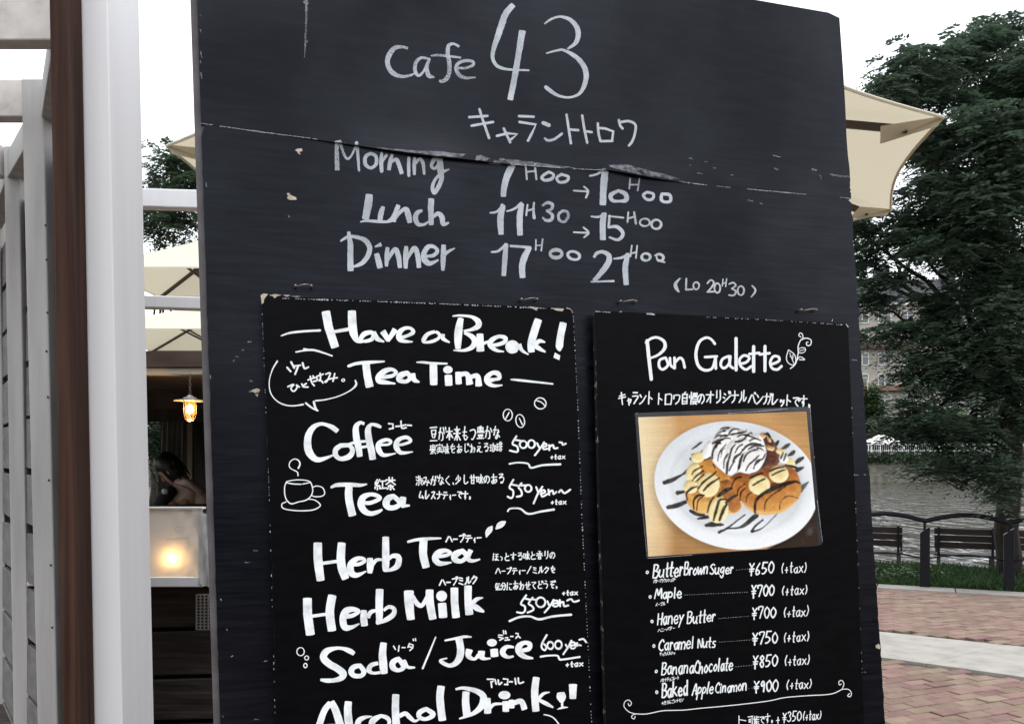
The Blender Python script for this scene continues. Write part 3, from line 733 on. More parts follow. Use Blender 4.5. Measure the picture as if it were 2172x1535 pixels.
GL = {  # single-stroke handwriting, hex grid: x 0-a across, y 0 cap line, a baseline
 'a': '84 54 26 28 4a 6a 87|84 87 9a', 'b': '10 1a|16 44 75 88 7a 4a 19', 'c': '85 54 26 28 5a 89', 'd': '84 54 26 28 4a 79|80 88 9a', 'e': '17 87 85 54 26 28 4a 7a 99', 'g': '84 54 26 28 59 87|84 8a 7d 4e 2c',
 'h': '10 1a|17 44 75 8a', 'i': '44 4a|41 42', 'k': '10 1a|84 17|37 9a', 'l': '40 49 5a', 'm': '04 0a|06 24 46 4a|46 74 96 9a', 'n': '14 1a|17 44 75 8a', 'o': '54 26 28 5a 88 86 54', 'p': '14 1e|16 44 75 87 59 18',
 'r': '24 2a|27 54 85', 's': '84 44 36 67 78 6a 2a', 't': '50 58 6a 8a|24 94', 'u': '14 18 4a 78|84 89 9a', 'w': '04 2a 55 7a a4', 'x': '14 9a|84 1a', 'y': '14 58|94 58 2e',
 'A': '0a 50 9a|26 76', 'B': '10 1a|10 60 82 55 14|55 96 98 6a 1a', 'C': '92 60 23 17 49 7a 99', 'H': '10 1a|90 9a|15 95', 'L': '20 1a 8a', 'M': '0a 20 57 80 aa', 'N': '1a 10 9a 90', 'O': '50 13 17 5a 97 93 50',
 'S': '91 60 22 44 76 98 6a 19', '0': '50 13 17 5a 97 93 50', '1': '22 50 5a', '2': '12 40 82 75 1a|1a 9a', '3': '11 50 82 54|54 86 88 5a 19', '5': '20 15|15 55 87 69 4a 1a|20 90', '6': '70 34 17 3a 79 77 46 27', '7': '12 10 90 66 4a',
 '8': '50 22 65 88 5a 27 45 82 50', '9': '83 50 23 45 82|83 7a', '¥': '10 54|90 54 5b|15 95|27 87', '(': '60 25 6a', ')': '30 75 3a', '+': '27 87|54 5a', '~': '16 34 67 95', '/': '90 1a', '.': '59 5a',
 'が': '14 64 79 5a|40 19|82 95|80 92|b0 c2', 'か': '14 64 79 5a|40 19|82 a5', 'も': '50 48 6a 98|24 74|27 77', 'つ': '14 73 96 5a 3a', 'な': '13 63|40 27|83 95|75 79 5a 49 77 a9', 'を': '13 83|50 25 56|46 38 5a 8a|95 47',
 'あ': '13 93|40 4a|76 3a 18 56 96 98 6a', 'し': '30 38 5a 98', 'じ': '30 38 5a 98|70 82|90 a2', 'わ': '30 3a|03 43 1a|47 74 96 7a', 'え': '40 60|24 74 1a 46 6a aa', 'る': '21 81 25 74 96 7a 4a 59 7a', 'み': '12 52 28 08 26 a7|85 6a',
 'く': '70 25 8a', '、': '58 7a', '少': '50 56|32 15|72 94|85 1a', 'の': '52 38 19 05 42 83 97 6a', 'で': '12 92 45 58 8a|84 95|a3 b4', 'す': '03 a3|50 57 37 45 58 4a', '。': '38 59 4b 3a 38', 'ほ': '11 0a|42 92|45 95|62 68 5a 39 58 aa',
 'っ': '35 66 78 5a', 'と': '30 45|84 26 3a 9a', 'り': '30 36|80 87 5a', 'に': '11 0a|53 93|57 5a 9a', 'せ': '04 a4|70 76 57|31 39 5a 9a', 'て': '12 92 45 58 8a', 'ど': '30 45|84 26 3a 9a|80 92|a0 b2', 'う': '40 61|14 64 86 6a',
 'ぞ': '21 81 25 95 57 6a 8a|90 a2|b0 c2', 'ム': '40 18 98|76 9a', 'レ': '20 2a 95', 'ス': '21 81 1a|56 9a', 'ナ': '04 a4|50 57 2a', 'テ': '22 82|05 a5|55 2a', 'ィ': '75 48|67 6b', 'ー': '15 95', 'ハ': '42 09|62 a9', 'ブ': '12 82 76 3a|80 92|a0 b2',
 'ミ': '21 72|24 75|18 8a', 'ル': '31 36 0a|60 69 a6', 'ク': '40 04|32 82 75 2a', 'キ': '13 92|05 a4|40 6a', 'ャ': '37 96 89|55 7b', 'ラ': '21 81|14 94 77 3a', 'ン': '12 34|1a 58 a3', 'ト': '30 3a|34 86', 'ロ': '12 1a|12 92 9a|1a 9a', 'ワ': '15 12|12 92 87 4a',
 'オ': '03 a3|60 6a|63 19', 'リ': '30 36|80 87 4a', 'ジ': '22 43|15 36|1a 58 a4|80 92|a0 b2', 'パ': '42 09|62 a9|90 a1 91 80 90', 'ガ': '13 93 88 6a|40 37 0a|90 a2|b0 c2', 'ッ': '35 37|55 67|95 88 5b', 'コ': '12 92 99|1a 99', 'タ': '40 04|32 82 2a|34 66',
 'バ': '42 09|62 a9|80 92|a0 b2', 'ウ': '50 52|25 22|22 82 6a', 'シ': '22 43|15 36|1a 58 a4', 'ュ': '35 75 7a|1a aa', 'メ': '80 1a|34 89', 'プ': '12 82 76 3a|90 a1 91 80 90', 'ニ': '22 82|09 a9', 'チ': '70 12|05 a5|52 56 2a', 'ョ': '25 85 8b 2b|28 88',
 'モ': '22 82|05 a5|42 49 9a', 'き': '12 82|14 95|40 87|27 4a 8a', 'ん': '50 0a 36 49 6a 97', 'ご': '22 72|1a 9a|80 92|a0 b2', 'や': '05 84 95 77|40 6a|61 53',
 '豆': '00 a0|22 82|82 85|25 85|22 25|36 48|76 68|0a aa', '本': '03 a3|50 5a|53 18|53 a8|37 77', '来': '12 92|05 a5|50 5a|55 1a|55 aa|33 44|73 64', '豊': '11 91|91 94|14 94|11 14|40 44|60 64|05 a5|27 87|87 88|28 88|27 28|38 4a|78 6a|0a aa',
 '果': '11 91|91 95|15 95|11 15|50 5a|13 93|06 a6|56 1a|56 aa', '実': '50 51|03 01|01 a1|a1 a3|24 84|16 96|08 a8|53 58 1a|58 aa', '味': '03 33|33 38|08 38|03 08|53 93|45 a5|70 7a|75 4a|75 aa', '珈': '02 42|05 35|22 29|09 39|53 83 89 6a|60 5a|93 b3|b3 b8|98 b8|93 98',
 '琲': '02 32|05 35|22 29|09 39|60 6a|80 8a|42 62|45 65|48 68|82 a2|85 a5|88 a8', '渋': '01 22|04 25|0a 27|60 64|63 a3|40 44|35 b5|46 57|a6 87|4a 58|aa 88', '甘': '03 a3|30 3a|70 7a|36 76|3a 7a', '香': '71 30|03 a3|51 55|53 06|53 a6|36 76|76 7a|3a 7a|36 3a|38 78',
 '気': '30 14|21 91|34 84|16 76|76 79 aa a8|27 5a|57 2a', '分': '41 05|61 a5|25 85 7a 5a|45 1a', '自': '60 41|22 82|82 8a|2a 8a|22 2a|25 85|28 78', '慢': '20 2a|03 05|34 45|51 a1|a1 a3|53 a3|51 53|52 a2|44 b4|b4 b6|46 b6|44 46|48 a8 5a|59 aa',
 '紅': '20 04 33 05|40 16 46|36 47|27 2a|07 09|47 59|52 a2|72 79|49 b9', '茶': '02 a2|30 33|70 73|53 06|53 a6|27 87|56 5a 4a|38 1a|78 9a', '可': '01 a1|81 8a 6a|24 54|54 57|27 57|24 27', '能': '20 03 43|14 44|44 4a|14 1a|16 46|18 48|60 64 a4|a1 62|66 6a aa|a7 68'}
ADV = {'i': .45, 'l': .5, 't': .75, 'r': .75, 'm': 1.25, 'w': 1.2, ' ': .6, '(': .6, ')': .6, '+': .9, '1': .7, '、': .5, '。': .6, 'M': 1.3, 'ー': .8, 'ッ': .8, 'ャ': .8, 'ィ': .6, 'っ': .7, '.': .4}
def write(ink, text, x0, y0, x1, y1, hgt, w, slant=0.0, fill=.8, shake=.04):
    """text along the line (x0,y0)-(x1,y1) of its foot, letters hgt tall"""
    tot = sum(ADV.get(c, 1) for c in text); pos = 0; L_ = math.hypot(x1 - x0, y1 - y0); ux, uy = (x1 - x0) / L_, (y1 - y0) / L_
    cell = L_ / tot
    for c in text:
        a = ADV.get(c, 1); g = GL.get(c)
        if g:
            cw = cell * a * fill; ox = (pos + .5 * a * (1 - fill)) * cell; sh = ink.rg.uniform(-shake, shake) * hgt; sc = 1 + ink.rg.uniform(-.08, .08)
            for st in g.split('|'):
                q = []
                for t in st.split():
                    gx, gy = int(t[0], 16) / 10, int(t[1], 16) / 10
                    lx = ox + gx * cw + slant * (1 - gy) * hgt + ink.rg.uniform(-.02, .02) * hgt; ly = (gy - 1) * hgt * sc + sh + ink.rg.uniform(-.02, .02) * hgt
                    q.append((x0 + ux * lx - uy * ly * 0, y0 + uy * lx + ly, w * ink.rg.uniform(.85, 1.15)))
                ink.ribbon(q, len(q) > 2)
        pos += a
    return ink

# ------------------------------------------------------------------ what is written: the top board, in chalk
CA = (780, 0, 4.177); CB = (680, 280, 4.514); CC = (1020, 320, 4.798); CL = (1240, 220, 3.57)
HU = HL = None
def chalk(name, crop, text, m='chalk', h=HL, jag=.06, w=20, label=None):
    ink = Ink(h, crop, w, jag, len(text)); ink(text); return ink.build(name, M[m], board, label)
chalk('chalk_word', CA, '355,430,24 300,418,26 235,430,40 190,490,48 175,545,42 190,610,42 240,660,40 310,680,28 380,668,20 415,650,14|530,520,20 470,515,26 425,560,32 420,630,32 450,672,26 490,640,20 530,560,24 540,522,24|548,520,24 525,600,32 540,670,40 590,685,16|'
      '810,415,22 760,390,22 715,410,34 710,490,36 722,560,38 722,640,36 700,695,40 660,722,30 635,715,22|565,495,14 640,492,22 820,512,18|780,600,20 860,605,22 930,580,26 930,548,26 860,540,28 795,570,30 785,620,34 815,670,32 870,692,26 950,688,14', 'chalk_soft', HU, label='chalk word "Cafe"')
chalk('chalk_number', CA, '1290,45,50 1225,120,56 1190,210,58 1150,330,52 1112,450,38 1108,520,32 1135,575,30 1180,602,28 1260,618,20 1430,625,16|1370,275,62 1350,400,56 1325,550,52 1295,720,52 1262,885,50|'
      '1565,215,14 1620,175,20 1700,150,20 1790,175,34 1850,240,44 1865,310,46 1840,385,36 1770,435,16|1580,475,12 1680,448,20 1740,448,24 1850,510,40 1920,600,46 1935,690,46 1905,790,36 1855,845,24 1770,865,20 1680,845,26 1600,792,36 1570,765,24', 'chalk', HU, label='large chalk number "43"')
chalk('chalk_word', CA, '=900,1040 1060,1028|=920,1115 1110,1082|990,970 1025,1080 1075,1225|=1145,1205 1240,1182 1325,1190 1270,1235|=1205,1140 1262,1262|=1340,1030 1470,1035|=1345,1082 1490,1105 1455,1180 1420,1248|1555,1090,32 1605,1110,34|1570,1228 1600,1246 1660,1230 1720,1185|'
      '1762,1018 1780,1140 1800,1270|1785,1148 1865,1155|1900,1025 1920,1150 1945,1265|1920,1163 1985,1172|2038,1095 2045,1180 2062,1250|=2050,1135 2105,1140 2175,1165 2165,1245|2062,1252 2168,1250|2225,1065 2235,1110 2258,1140|2235,1085 2310,1075 2370,1105 2368,1180 2345,1250 2315,1290', 'chalk', HU, w=22, label='chalk katakana name line')
chalk('chalk_word', CB, '160,85,36 155,200,40 160,365,44|185,90,30 215,190,24 250,255,24 290,235,20 330,150,20 345,105,30|345,105,36 355,200,30 368,370,22|c 480,205,30 430,240,36 430,310,36 480,345,28 530,310,34 530,235,34', 'chalk_soft', None, .06, label='smudged chalk letters "Mo"')
chalk('chalk_word', CB, '585,205,28 580,290,38 585,375,34|592,280,24 630,225,30|685,215,28 665,290,40 655,365,36|665,300,24 720,262,34 745,300,40 778,400,40|845,250,30 843,330,32 845,418,30|900,255,30 897,320,34 898,400,30|900,310,26 950,258,30 980,300,34 992,400,24|'
      '1130,250,36 1085,268,40 1062,325,32 1090,350,28 1130,315,34 1148,255,44|1140,250,54 1150,370,62 1155,460,44 1115,550,42 1085,580,40 1072,520,34 1105,445,28 1170,385,30 1230,358,14|e 855,200,15,14', 'chalk', None, .06, label='chalk letters "rning"')
chalk('chalk_word', CB, '465,600,68 455,700,76 428,835,66|385,860,14 440,850,26 560,857,30 640,860,24 705,848,18|600,715,36 578,780,52 568,848,44|640,855,20 690,820,40 745,710,40|745,700,40 715,780,40 705,862,30|705,840,30 760,770,34 815,738,44 838,790,56 855,868,46|'
      '975,752,24 930,770,40 908,820,50 930,880,40 985,887,28 1050,850,18|1060,640,56 1055,740,56 1060,890,44|1070,820,30 1120,782,40 1160,810,50 1175,880,46 1230,868,14', 'chalk', label='chalk word "Lunch"')
chalk('chalk_word', CB, '268,955,30 285,1080,54 285,1200,56 288,1328,60|190,1045,18 260,1005,30 340,1005,34 430,1040,48 470,1110,50 450,1190,48 390,1260,40 300,1295,18|535,1165,46 550,1220,56 570,1300,54|520,1100,14 580,1075,40|640,1105,36 635,1190,46 630,1285,30|640,1230,30 712,1122,42 745,1190,50 760,1300,38|'
      '820,1095,36 815,1190,50 815,1305,36|825,1220,30 895,1112,44 930,1180,50 942,1298,42|1010,1190,26 1080,1182,34 1118,1140,36 1085,1098,34 1030,1100,44 990,1160,50 1000,1230,60 1050,1258,44 1128,1225,18|1178,1080,40 1175,1190,52 1170,1325,34|1190,1170,34 1230,1140,28 1280,1115,14', 'chalk', label='chalk word "Dinner"')
def hours(text, label, w=20): return chalk('chalk_hours', CC, text, 'chalk', HL, .06, w, label)
chalk('chalk_hours', CC, '340,135,46 318,160,64 270,250,70 235,380,60 230,465,54|75,118,22 180,128,26 345,135,28|=455,145,18 468,290,18|548,140,20 565,290,20|462,215,18 560,205,16|c 690,215,28 620,265,30 650,300,30 720,285,34 738,240,26|c 820,240,28 772,275,28 800,320,28 870,310,30 890,265,28', 'chalk', None, label='chalk opening hour "7H00"')
hours('945,405,18 1085,415,20|1050,365,18 1090,410,24 1070,475,22', 'chalk arrow')
hours('1110,255,20 1180,238,22 1255,192,30|1265,195,66 1255,300,72 1245,430,66 1242,550,66|c 1400,405,30 1322,450,44 1340,505,36 1410,512,26 1480,500,46 1470,440,46', 'chalk hour "10"')
chalk('chalk_hours', CC, '1520,280,16 1510,385,16|1615,285,16 1595,405,16|1515,345,16 1605,345,16', 'chalk_soft', None, label='rubbed chalk "H"')
hours('c 1690,420,28 1652,452,30 1690,495,28 1745,490,30 1755,440,28|c 1840,440,30 1838,500,34 1880,522,30 1930,508,32 1918,448,34', 'chalk minutes "00"')
hours('95,630,16 160,620,24 225,560,26|232,548,40 222,570,56 200,680,66 205,850,52|265,615,16 340,590,24 410,535,30|420,535,44 412,560,52 395,680,62 398,858,56|475,550,18 462,655,20|540,530,20 535,600,24 542,680,34|470,610,20 540,590,20', 'chalk hour "11H"')
chalk('chalk_hours', CC, '630,555,22 680,527,30 728,548,32 718,592,28 670,610,22|670,612,22 725,650,32 718,700,34 665,708,30 630,680,18|c 830,612,28 790,650,28 800,705,28 850,722,28 888,670,30 878,620,26', 'chalk_soft', label='rubbed chalk minutes "30"')
hours('945,828,18 1085,835,20|1045,780,18 1095,832,24 1050,880,18', 'second chalk arrow')
hours('1125,668,16 1200,672,24 1265,637,24|1255,635,52 1240,740,60 1242,905,58|1310,662,24 1300,770,24|1300,665,16 1450,680,18|1300,778,24 1380,772,36 1438,820,38 1440,868,36 1390,905,30 1310,880,20|1500,625,18 1492,725,18|1560,625,20 1577,740,24|1495,690,18 1565,668,18|o 1668,728,50,38,18|o 1785,748,50,46,24', 'chalk hour "15H00"')
hours('110,1030,18 180,1017,26 255,952,30|258,945,42 245,1080,52 232,1270,46|305,968,26 400,975,26 500,985,32|495,985,52 440,1090,66 420,1180,64 425,1290,58|560,905,16 558,1010,16|628,900,16 615,1015,16|558,965,14 620,960,14|o 765,1047,60,40,34|o 945,1065,62,40,28,15', 'chalk hour "17H00"')
hours('1150,1085,26 1180,1042,34 1240,1028,36 1300,1062,50 1300,1130,60 1240,1220,56 1150,1322,40|1125,1332,16 1350,1325,22|1355,1097,16 1430,1087,26 1500,1052,30|1498,1045,46 1470,1180,58 1475,1310,54 1480,1362,54|1535,965,16 1522,1075,16|1590,965,16 1578,1090,16|1528,1045,16 1585,1030,16|o 1680,1080,44,36,26|1775,1065,20 1820,1050,26 1858,1080,28 1838,1118,26 1795,1105,20 1790,1075,16|1800,1118,16 1868,1132,18', 'chalk hour "21H00"')
chalk('chalk_hours', CL, '720,1325,10 690,1360,24 692,1390,28 712,1422,14|770,1325,14 768,1405,14|768,1408,14 815,1405,14|o 845,1378,22,27,13|930,1360,12 955,1335,14 978,1352,14 965,1385,14 930,1425,12|930,1425,12 980,1422,12|o 1005,1395,22,36,13|1048,1328,9 1042,1380,9|1075,1325,9 1068,1385,9|1045,1360,9 1072,1355,9|1095,1365,12 1125,1355,13 1145,1375,13 1115,1400,12|1115,1400,12 1145,1420,13 1130,1450,13 1092,1448,11|o 1183,1415,24,34,13|1268,1378,10 1292,1405,14 1288,1430,15 1262,1462,10', 'chalk', label='chalk note "(LO 20H30)"')
# painted highlight where the sprung edge catches the sky; scratches and chips of the board
chalk('painted_lip_highlight', (0, 0, 1), '800,313,1 870,321,5 940,327,9 1010,334,11 1060,344,4|1062,340,8 1110,345,8 1220,358,4|1292,352,4 1330,357,12 1390,370,10 1440,380,3', 'lip_highlight', None, .3)
sc = Ink(None, (0, 0, 1), 2, .4, 5)
sc('648,2,9 651,10,6|650,12,5 649,50,4|649,50,4 648,85,3 646,121,2|650,87,5 651,89,5|425,32,3 426,34,3|425,64,3 426,69,2|426,110,3 427,119,2 429,122,2|425,130,3 426,134,2|426,155,3 428,166,2|1640,330,1.5 1655,333,2|1723,359,4 1732,361,3|1740,373,3 1742,379,2|1762,370,3 1778,373,3 1800,375,3|1462,335,2 1468,337,2|1494,342,2 1500,344,2|1480,367,2 1490,369,2|1462,350,1.5 1466,351,1.5|1513,356,2 1518,357,2|1551,371,2 1555,372,2|1643,357,2 1650,360,2')
sc.build('scratches', M['dust'], board)['kind'] = 'stuff'
sc = Ink(None, (0, 0, 1), 2, .4, 6)
for q in ((1586, 424, 1598, 427), (1612, 431, 1618, 433), (525, 725, 533, 725), (513, 742, 517, 742), (501, 756, 505, 756), (495, 766, 497, 763), (530, 807, 535, 808), (529, 830, 540, 830), (519, 1192, 530, 1192), (538, 1167, 546, 1167), (468, 1270, 470, 1273), (481, 1334, 482, 1336), (490, 1392, 494, 1390), (540, 1525, 549, 1524), (561, 1401, 566, 1401), (472, 1518, 474, 1520),
          (1808, 763, 1818, 764), (1809, 1007, 1820, 1007), (1816, 1335, 1816, 1330), (1834, 1424, 1836, 1425), (446, 796, 447, 803), (437, 388, 438, 396), (1834, 1006, 1836, 1006), (612, 458, 614, 460), (1440, 590, 1446, 591)):
    sc('%g,%g,2.5 %g,%g,2' % q)
sc.build('scratches', M['dust'], board)['kind'] = 'stuff'
ch = Ink(None, (430, 220, 5.43), 2, .2, 6)
ch('p 1062,535 1090,520 1140,515 1150,545 1110,560 1130,585 1105,582 1085,550|p 968,1035 992,1025 1010,1050 1050,1068 1078,1080 1080,1108 1000,1108 972,1090 982,1062')
ch.c = (0, 0, 1); ch('p 532,828 545,823 552,826 549,832 540,833|p 541,836 548,835 546,842|p 1857,1368 1864,1364 1868,1370 1866,1376 1858,1373|p 1839,800 1842,815 1841,830 1838,815')
ch.build('paint_chips', M['chip'], board)['kind'] = 'stuff'
se = Ink(None, (0, 0, 1), 1.6, .5, 9)
for i in range(len(seam) - 1):
    (x, y), (x2, y2) = seam[i], seam[i + 1]
    if rg.random() < .62 and not (720 < x < 1080 or 1290 < x < 1440): se('%g,%g,%g %g,%g,%g' % (x, y - 1.2, rg.uniform(.8, 2.2), x2, y2 - 1.2, rg.uniform(.8, 2.2)))
se.build('worn_edge', M['faint'], board)['kind'] = 'stuff'

# ------------------------------------------------------------------ the drinks menu
CD = (540, 610, 5.294); CE = (880, 630, 5.684); CF = (560, 870, 5.903); CG = (860, 830, 5.4816); CH = (600, 1090, 4.7217); CI = (1000, 1090, 6.675); CJ = (600, 1320, 6.388); CK = (900, 1310, 5.870)
def tea(name, crop, text, m='paint', w=18, label=None, jag=.02, wr=None):
    ink = Ink(MH, crop, w, jag, len(text) + 3)
    if text: ink(text)
    for a in (wr or []): write(ink, *a)
    return ink.build(name, M[m], TEA, label)
tea('painted_word', CD, '300,540,12 400,507,24 550,490,24 735,480,26|=800,268,95 830,440,95 905,668,90|1093,262,90 1097,400,95 1112,510,90 1150,590,56 1215,600,40|890,495,34 1065,465,40|1180,598,30 1250,600,36 1320,575,46 1335,520,46 1295,502,48 1225,525,58 1185,585,44|1335,500,56 1375,570,56 1455,608,18|1440,490,70 1505,592,52|1495,598,40 1580,470,66|'
    '1640,562,40 1720,538,36 1780,500,46 1756,458,36 1690,455,40 1630,500,60 1625,570,60 1680,600,40 1775,607,16', label='painted word "Have"')
tea('painted_word', CE, '240,415,36 150,450,48 105,520,54 130,545,30 220,530,40 290,490,36 290,440,36 250,418,36|335,448,54 340,500,50 420,547,16', label='painted letter "a"')
tea('painted_word', CE, '555,255,66 530,380,92 520,500,92 520,622,66|455,230,16 540,222,26 680,237,36 760,290,70 762,350,68 680,392,40 590,408,24|595,430,30 680,470,58 722,530,70 692,600,60 600,640,36 465,642,14|=785,445,80 785,540,90 790,650,94|825,560,40 885,535,28|905,582,40 1000,572,44 1080,540,50 1090,492,50 1010,475,44 925,520,60 908,580,60 980,640,40 1075,657,14|e 1175,600,84,80|1255,570,60 1290,640,40 1370,692,14|'
    '1490,270,90 1440,420,95 1402,560,90 1405,660,80|1430,585,50 1500,530,50 1570,545,16|1440,580,60 1500,620,50 1575,662,18|1790,310,84 1755,480,86 1742,600,84 1750,652,12|p 1688,668 1752,703 1742,760 1670,728', label='painted word "Break!"')
tea('painted_word', CD, '1055,880,30 1150,850,36 1300,837,36 1455,828,18|1250,845,84 1265,980,84 1292,1112,90|1430,1005,44 1540,990,40 1590,952,40 1540,917,40 1460,937,60 1395,1000,70 1400,1048,60 1470,1062,46 1580,1077,16|c 1715,955,50 1640,985,70 1622,1035,56 1700,1052,44 1748,1010,50|1780,962,46 1790,1030,56 1850,1060,16', label='painted word "Tea"')
tea('painted_word', CE, '20,785,12 90,785,28 200,795,28 385,802,22|222,795,90 225,920,92 228,1055,88|e 398,875,57,46|402,942,88 410,1062,90|525,905,76 525,980,74 530,1045,76|545,935,54 630,930,60 662,1050,86|680,960,50 755,952,60 770,1070,82|895,1002,56 965,992,40 1020,975,44 1000,920,60 930,915,50 870,970,66 880,1030,60 950,1067,40 1055,1060,16|1160,993,14 1250,1000,28 1660,1045,20', label='painted word "Time" with a dash')
tea('speech_bubble', CD, '465,722,16 560,705,18 660,700,24 760,727,20 870,765,16|555,688,20 650,700,14|255,825,18 200,920,13 165,1050,10 180,1180,12 250,1270,12 340,1315,14 440,1325,14 545,1310,18|575,1295,20 640,1345,20 710,1380,18|665,1280,24 680,1340,24 705,1380,18|685,1268,18 800,1255,14 950,1215,12 1080,1150,14 1140,1090,24 1130,1040,16', 'pen')
tea('brush_note', CD, '365,895,20 405,940,20|410,835,22 445,900,22|440,880,18 515,870,18|490,880,22 455,970,20|540,845,22 560,905,22 605,890,18|375,1110,18 440,1085 408,1130 440,1163 478,1120 470,1092 502,1115|530,1080 545,1108|580,1075 540,1108 600,1115|600,1035 690,1008 700,1040 660,1052|625,995 640,1060 670,1100|655,990 668,1008|700,995 770,970|735,960 740,1020 722,1040 750,1045 768,1068|800,970 850,960 812,1050 790,1055 840,1025 928,1010|900,965 880,1050|o 995,1038,15,14,12', 'pen', 18)
tea('coffee_bean', CE, 'o 1512,1280,70,66,13,20|1465,1245,12 1530,1270,12 1575,1320,12', 'pen'); tea('coffee_bean', CE, 'o 1120,1420,55,70,12|1135,1390,14 1095,1465,14', 'pen'); tea('coffee_bean', CE, 'o 1270,1492,52,78,12,-10|1260,1460,12 1295,1535,16', 'pen')
tea('painted_word', CF, '920,262,58 860,215,60 780,180,44 700,170,44 620,210,64 560,300,84 545,420,92 565,520,96 630,600,76 700,617,58 790,590,38 865,560,22|c 960,440,58 900,490,66 898,560,62 960,605,54 1060,580,70 1108,510,62 1070,440,52|1255,168,36 1200,155,44 1152,210,70 1155,330,84 1180,450,82 1200,575,72|1465,212,30 1420,190,46 1340,178,40 1302,250,76 1320,400,84 1345,500,86 1360,612,82|1060,422,28 1160,397,38 1280,385,30|1230,460,34 1290,450,30|'
    '1440,440,28 1480,432,30 1560,425,30 1588,390,40 1540,367,42 1470,387,50 1430,430,60 1440,500,70 1500,560,48 1650,537,14|1680,432,30 1740,425,34 1838,385,36 1790,338,46 1710,352,50 1662,400,66 1662,470,70 1720,530,48 1865,518,14', label='painted word "Coffee"')
tea('reading', CF, '=1560,165 1615,170 1612,225|1570,232 1620,222|1650,200 1695,198|1715,135 1725,220 1780,215|1730,192 1775,180|1795,185 1845,188', 'pen', 20)
tea('cup_drawing', CF, '425,815,18 415,770,14 340,730,12 315,690,14 330,640,12 380,608,12 430,625,16 450,670,18 430,722,22|285,890,14 350,875,12 440,868,12 540,878,12 585,900,14|285,905,14 370,920,16 465,924,14|485,920,14 585,900,12|280,895,12 258,960,14 262,1060,14 290,1130,14 345,1168,16 430,1145,14 520,1125,16 580,1080,14 610,1010,14 600,940,14 580,895,14|610,962,14 660,945,13 730,965,13 760,1030,14 730,1070,14 650,1080,14 595,1065,12|275,1145,14 225,1170,13 235,1220,14 320,1245,14 460,1255,14 610,1245,16 700,1200,14 690,1160,14 630,1120,12 560,1110,12', 'pen')
tea('painted_word', CF, '835,965,28 920,932,48 1100,930,52 1210,935,40 1290,922,18|1065,935,90 1060,1080,95 1085,1220,95 1108,1315,98|1240,1152,46 1330,1157,48 1450,1102,50 1400,1060,50 1320,1052,50 1240,1090,80 1215,1170,90 1250,1250,80 1330,1290,60 1420,1272,48 1480,1240,26|c 1620,1072,60 1552,1105,82 1528,1170,90 1572,1218,66 1660,1205,62 1700,1150,60|1742,1085,78 1735,1165,80 1752,1205,44|1735,1195,50 1815,1190,26', label='painted word "Tea"')
tea('reading', CF, '', 'pen', wr=[('紅', 1390, 995, 1528, 985, 125, 17, 0, .95), ('茶', 1528, 980, 1645, 985, 145, 17, 0, .95)])
tea('description', CG, '', 'pen', wr=[('豆が本来もつ豊かな', 282, 575, 1100, 540, 150, 14, 0, .84), ('果実味をあじわえる珈琲', 280, 722, 1130, 690, 100, 10.5, 0, .84)])
YEN5 = '1290,520 1245,605 1300,640 1300,700 1215,685|1275,562 1340,572|o 1370,615,40,42|o 1465,610,40,45|1530,600 1560,660|1612,590 1560,670 1505,740|1600,642 1640,630 1630,605 1600,622 1605,668 1650,665|1672,622 1672,680|1675,642 1715,622 1730,660 1770,655|1790,590 1820,595 1830,618 1865,605'
tea('price', CG, YEN5, 'paint', 22, 'painted price "500yen~"'); tea('price', CG, '1210,840,20 1310,825,18 1420,837,20 1450,880,24 1490,882,22 1600,855,24 1800,845,24', 'paint')
tea('tax_note', CG, '', 'pen', wr=[('+tax', 1678, 782, 1862, 782, 52, 13, .1, .85)])
tea('description', CG, '', 'pen', wr=[('渋みがなく、少し甘味のある', 118, 1090, 1155, 1060, 105, 12.5, 0, .85), ('ムレスナティーです。', 150, 1245, 775, 1240, 88, 14, 0, .82)])
tea('price', CG, '1255,1025 1210,1112 1250,1150 1252,1210 1228,1238 1188,1220|1230,1078 1300,1092|1350,1065 1315,1112 1345,1150 1350,1205 1295,1222|1340,1092 1400,1090|o 1427,1125,38,40|1520,1110 1545,1172|1592,1105 1540,1185 1490,1300|1570,1190 1622,1170 1610,1145 1580,1160 1590,1220 1650,1190|1662,1140 1672,1200|1672,1168 1710,1150 1722,1190 1755,1165|1785,1170 1810,1145 1850,1180 1915,1140', 'paint', 22, 'painted price "550yen~"')
tea('price', CG, '1190,1390,20 1220,1360,18 1330,1360,20 1400,1410,24 1460,1420,22 1570,1395,24 1725,1370,26', 'paint')
tea('tax_note', CG, '', 'pen', wr=[('+tax', 1682, 1308, 1875, 1308, 54, 14, .1, .85)])
tea('painted_word', CH, '350,288,84 352,450,88 378,662,80|590,288,78 580,430,84 592,540,86 628,645,74|398,490,32 555,470,34|700,502,38 760,500,36 818,470,36 800,442,34 740,447,48 682,500,66 682,580,70 740,610,48 835,570,14|872,440,58 875,520,70 870,588,46|900,502,36 940,457,34 1000,455,22|1030,228,66 1030,380,72 1030,520,70 1020,572,40|1060,452,28 1100,417,42 1158,430,56 1150,510,60 1090,552,38 1015,568,18|'
    '1255,275,24 1340,255,30 1450,245,30 1580,240,16|1410,245,78 1405,400,80 1435,532,76|1560,422,36 1640,410,36 1680,385,30 1630,362,38 1560,382,58 1525,440,66 1570,492,52 1690,482,14|c 1800,365,46 1725,405,70 1728,455,60 1790,468,42 1840,420,50|1882,358,50 1852,440,46 1900,467,34 1975,450,16', label='painted words "Herb Tea"')
tea('reading', CH, '', 'pen', wr=[('ハーブティー', 1630, 285, 1995, 270, 72, 14, 0, .85)]); tea('reading', CH, '', 'pen', wr=[('ハーブミルク', 1565, 720, 1955, 690, 72, 14, 0, .85)])
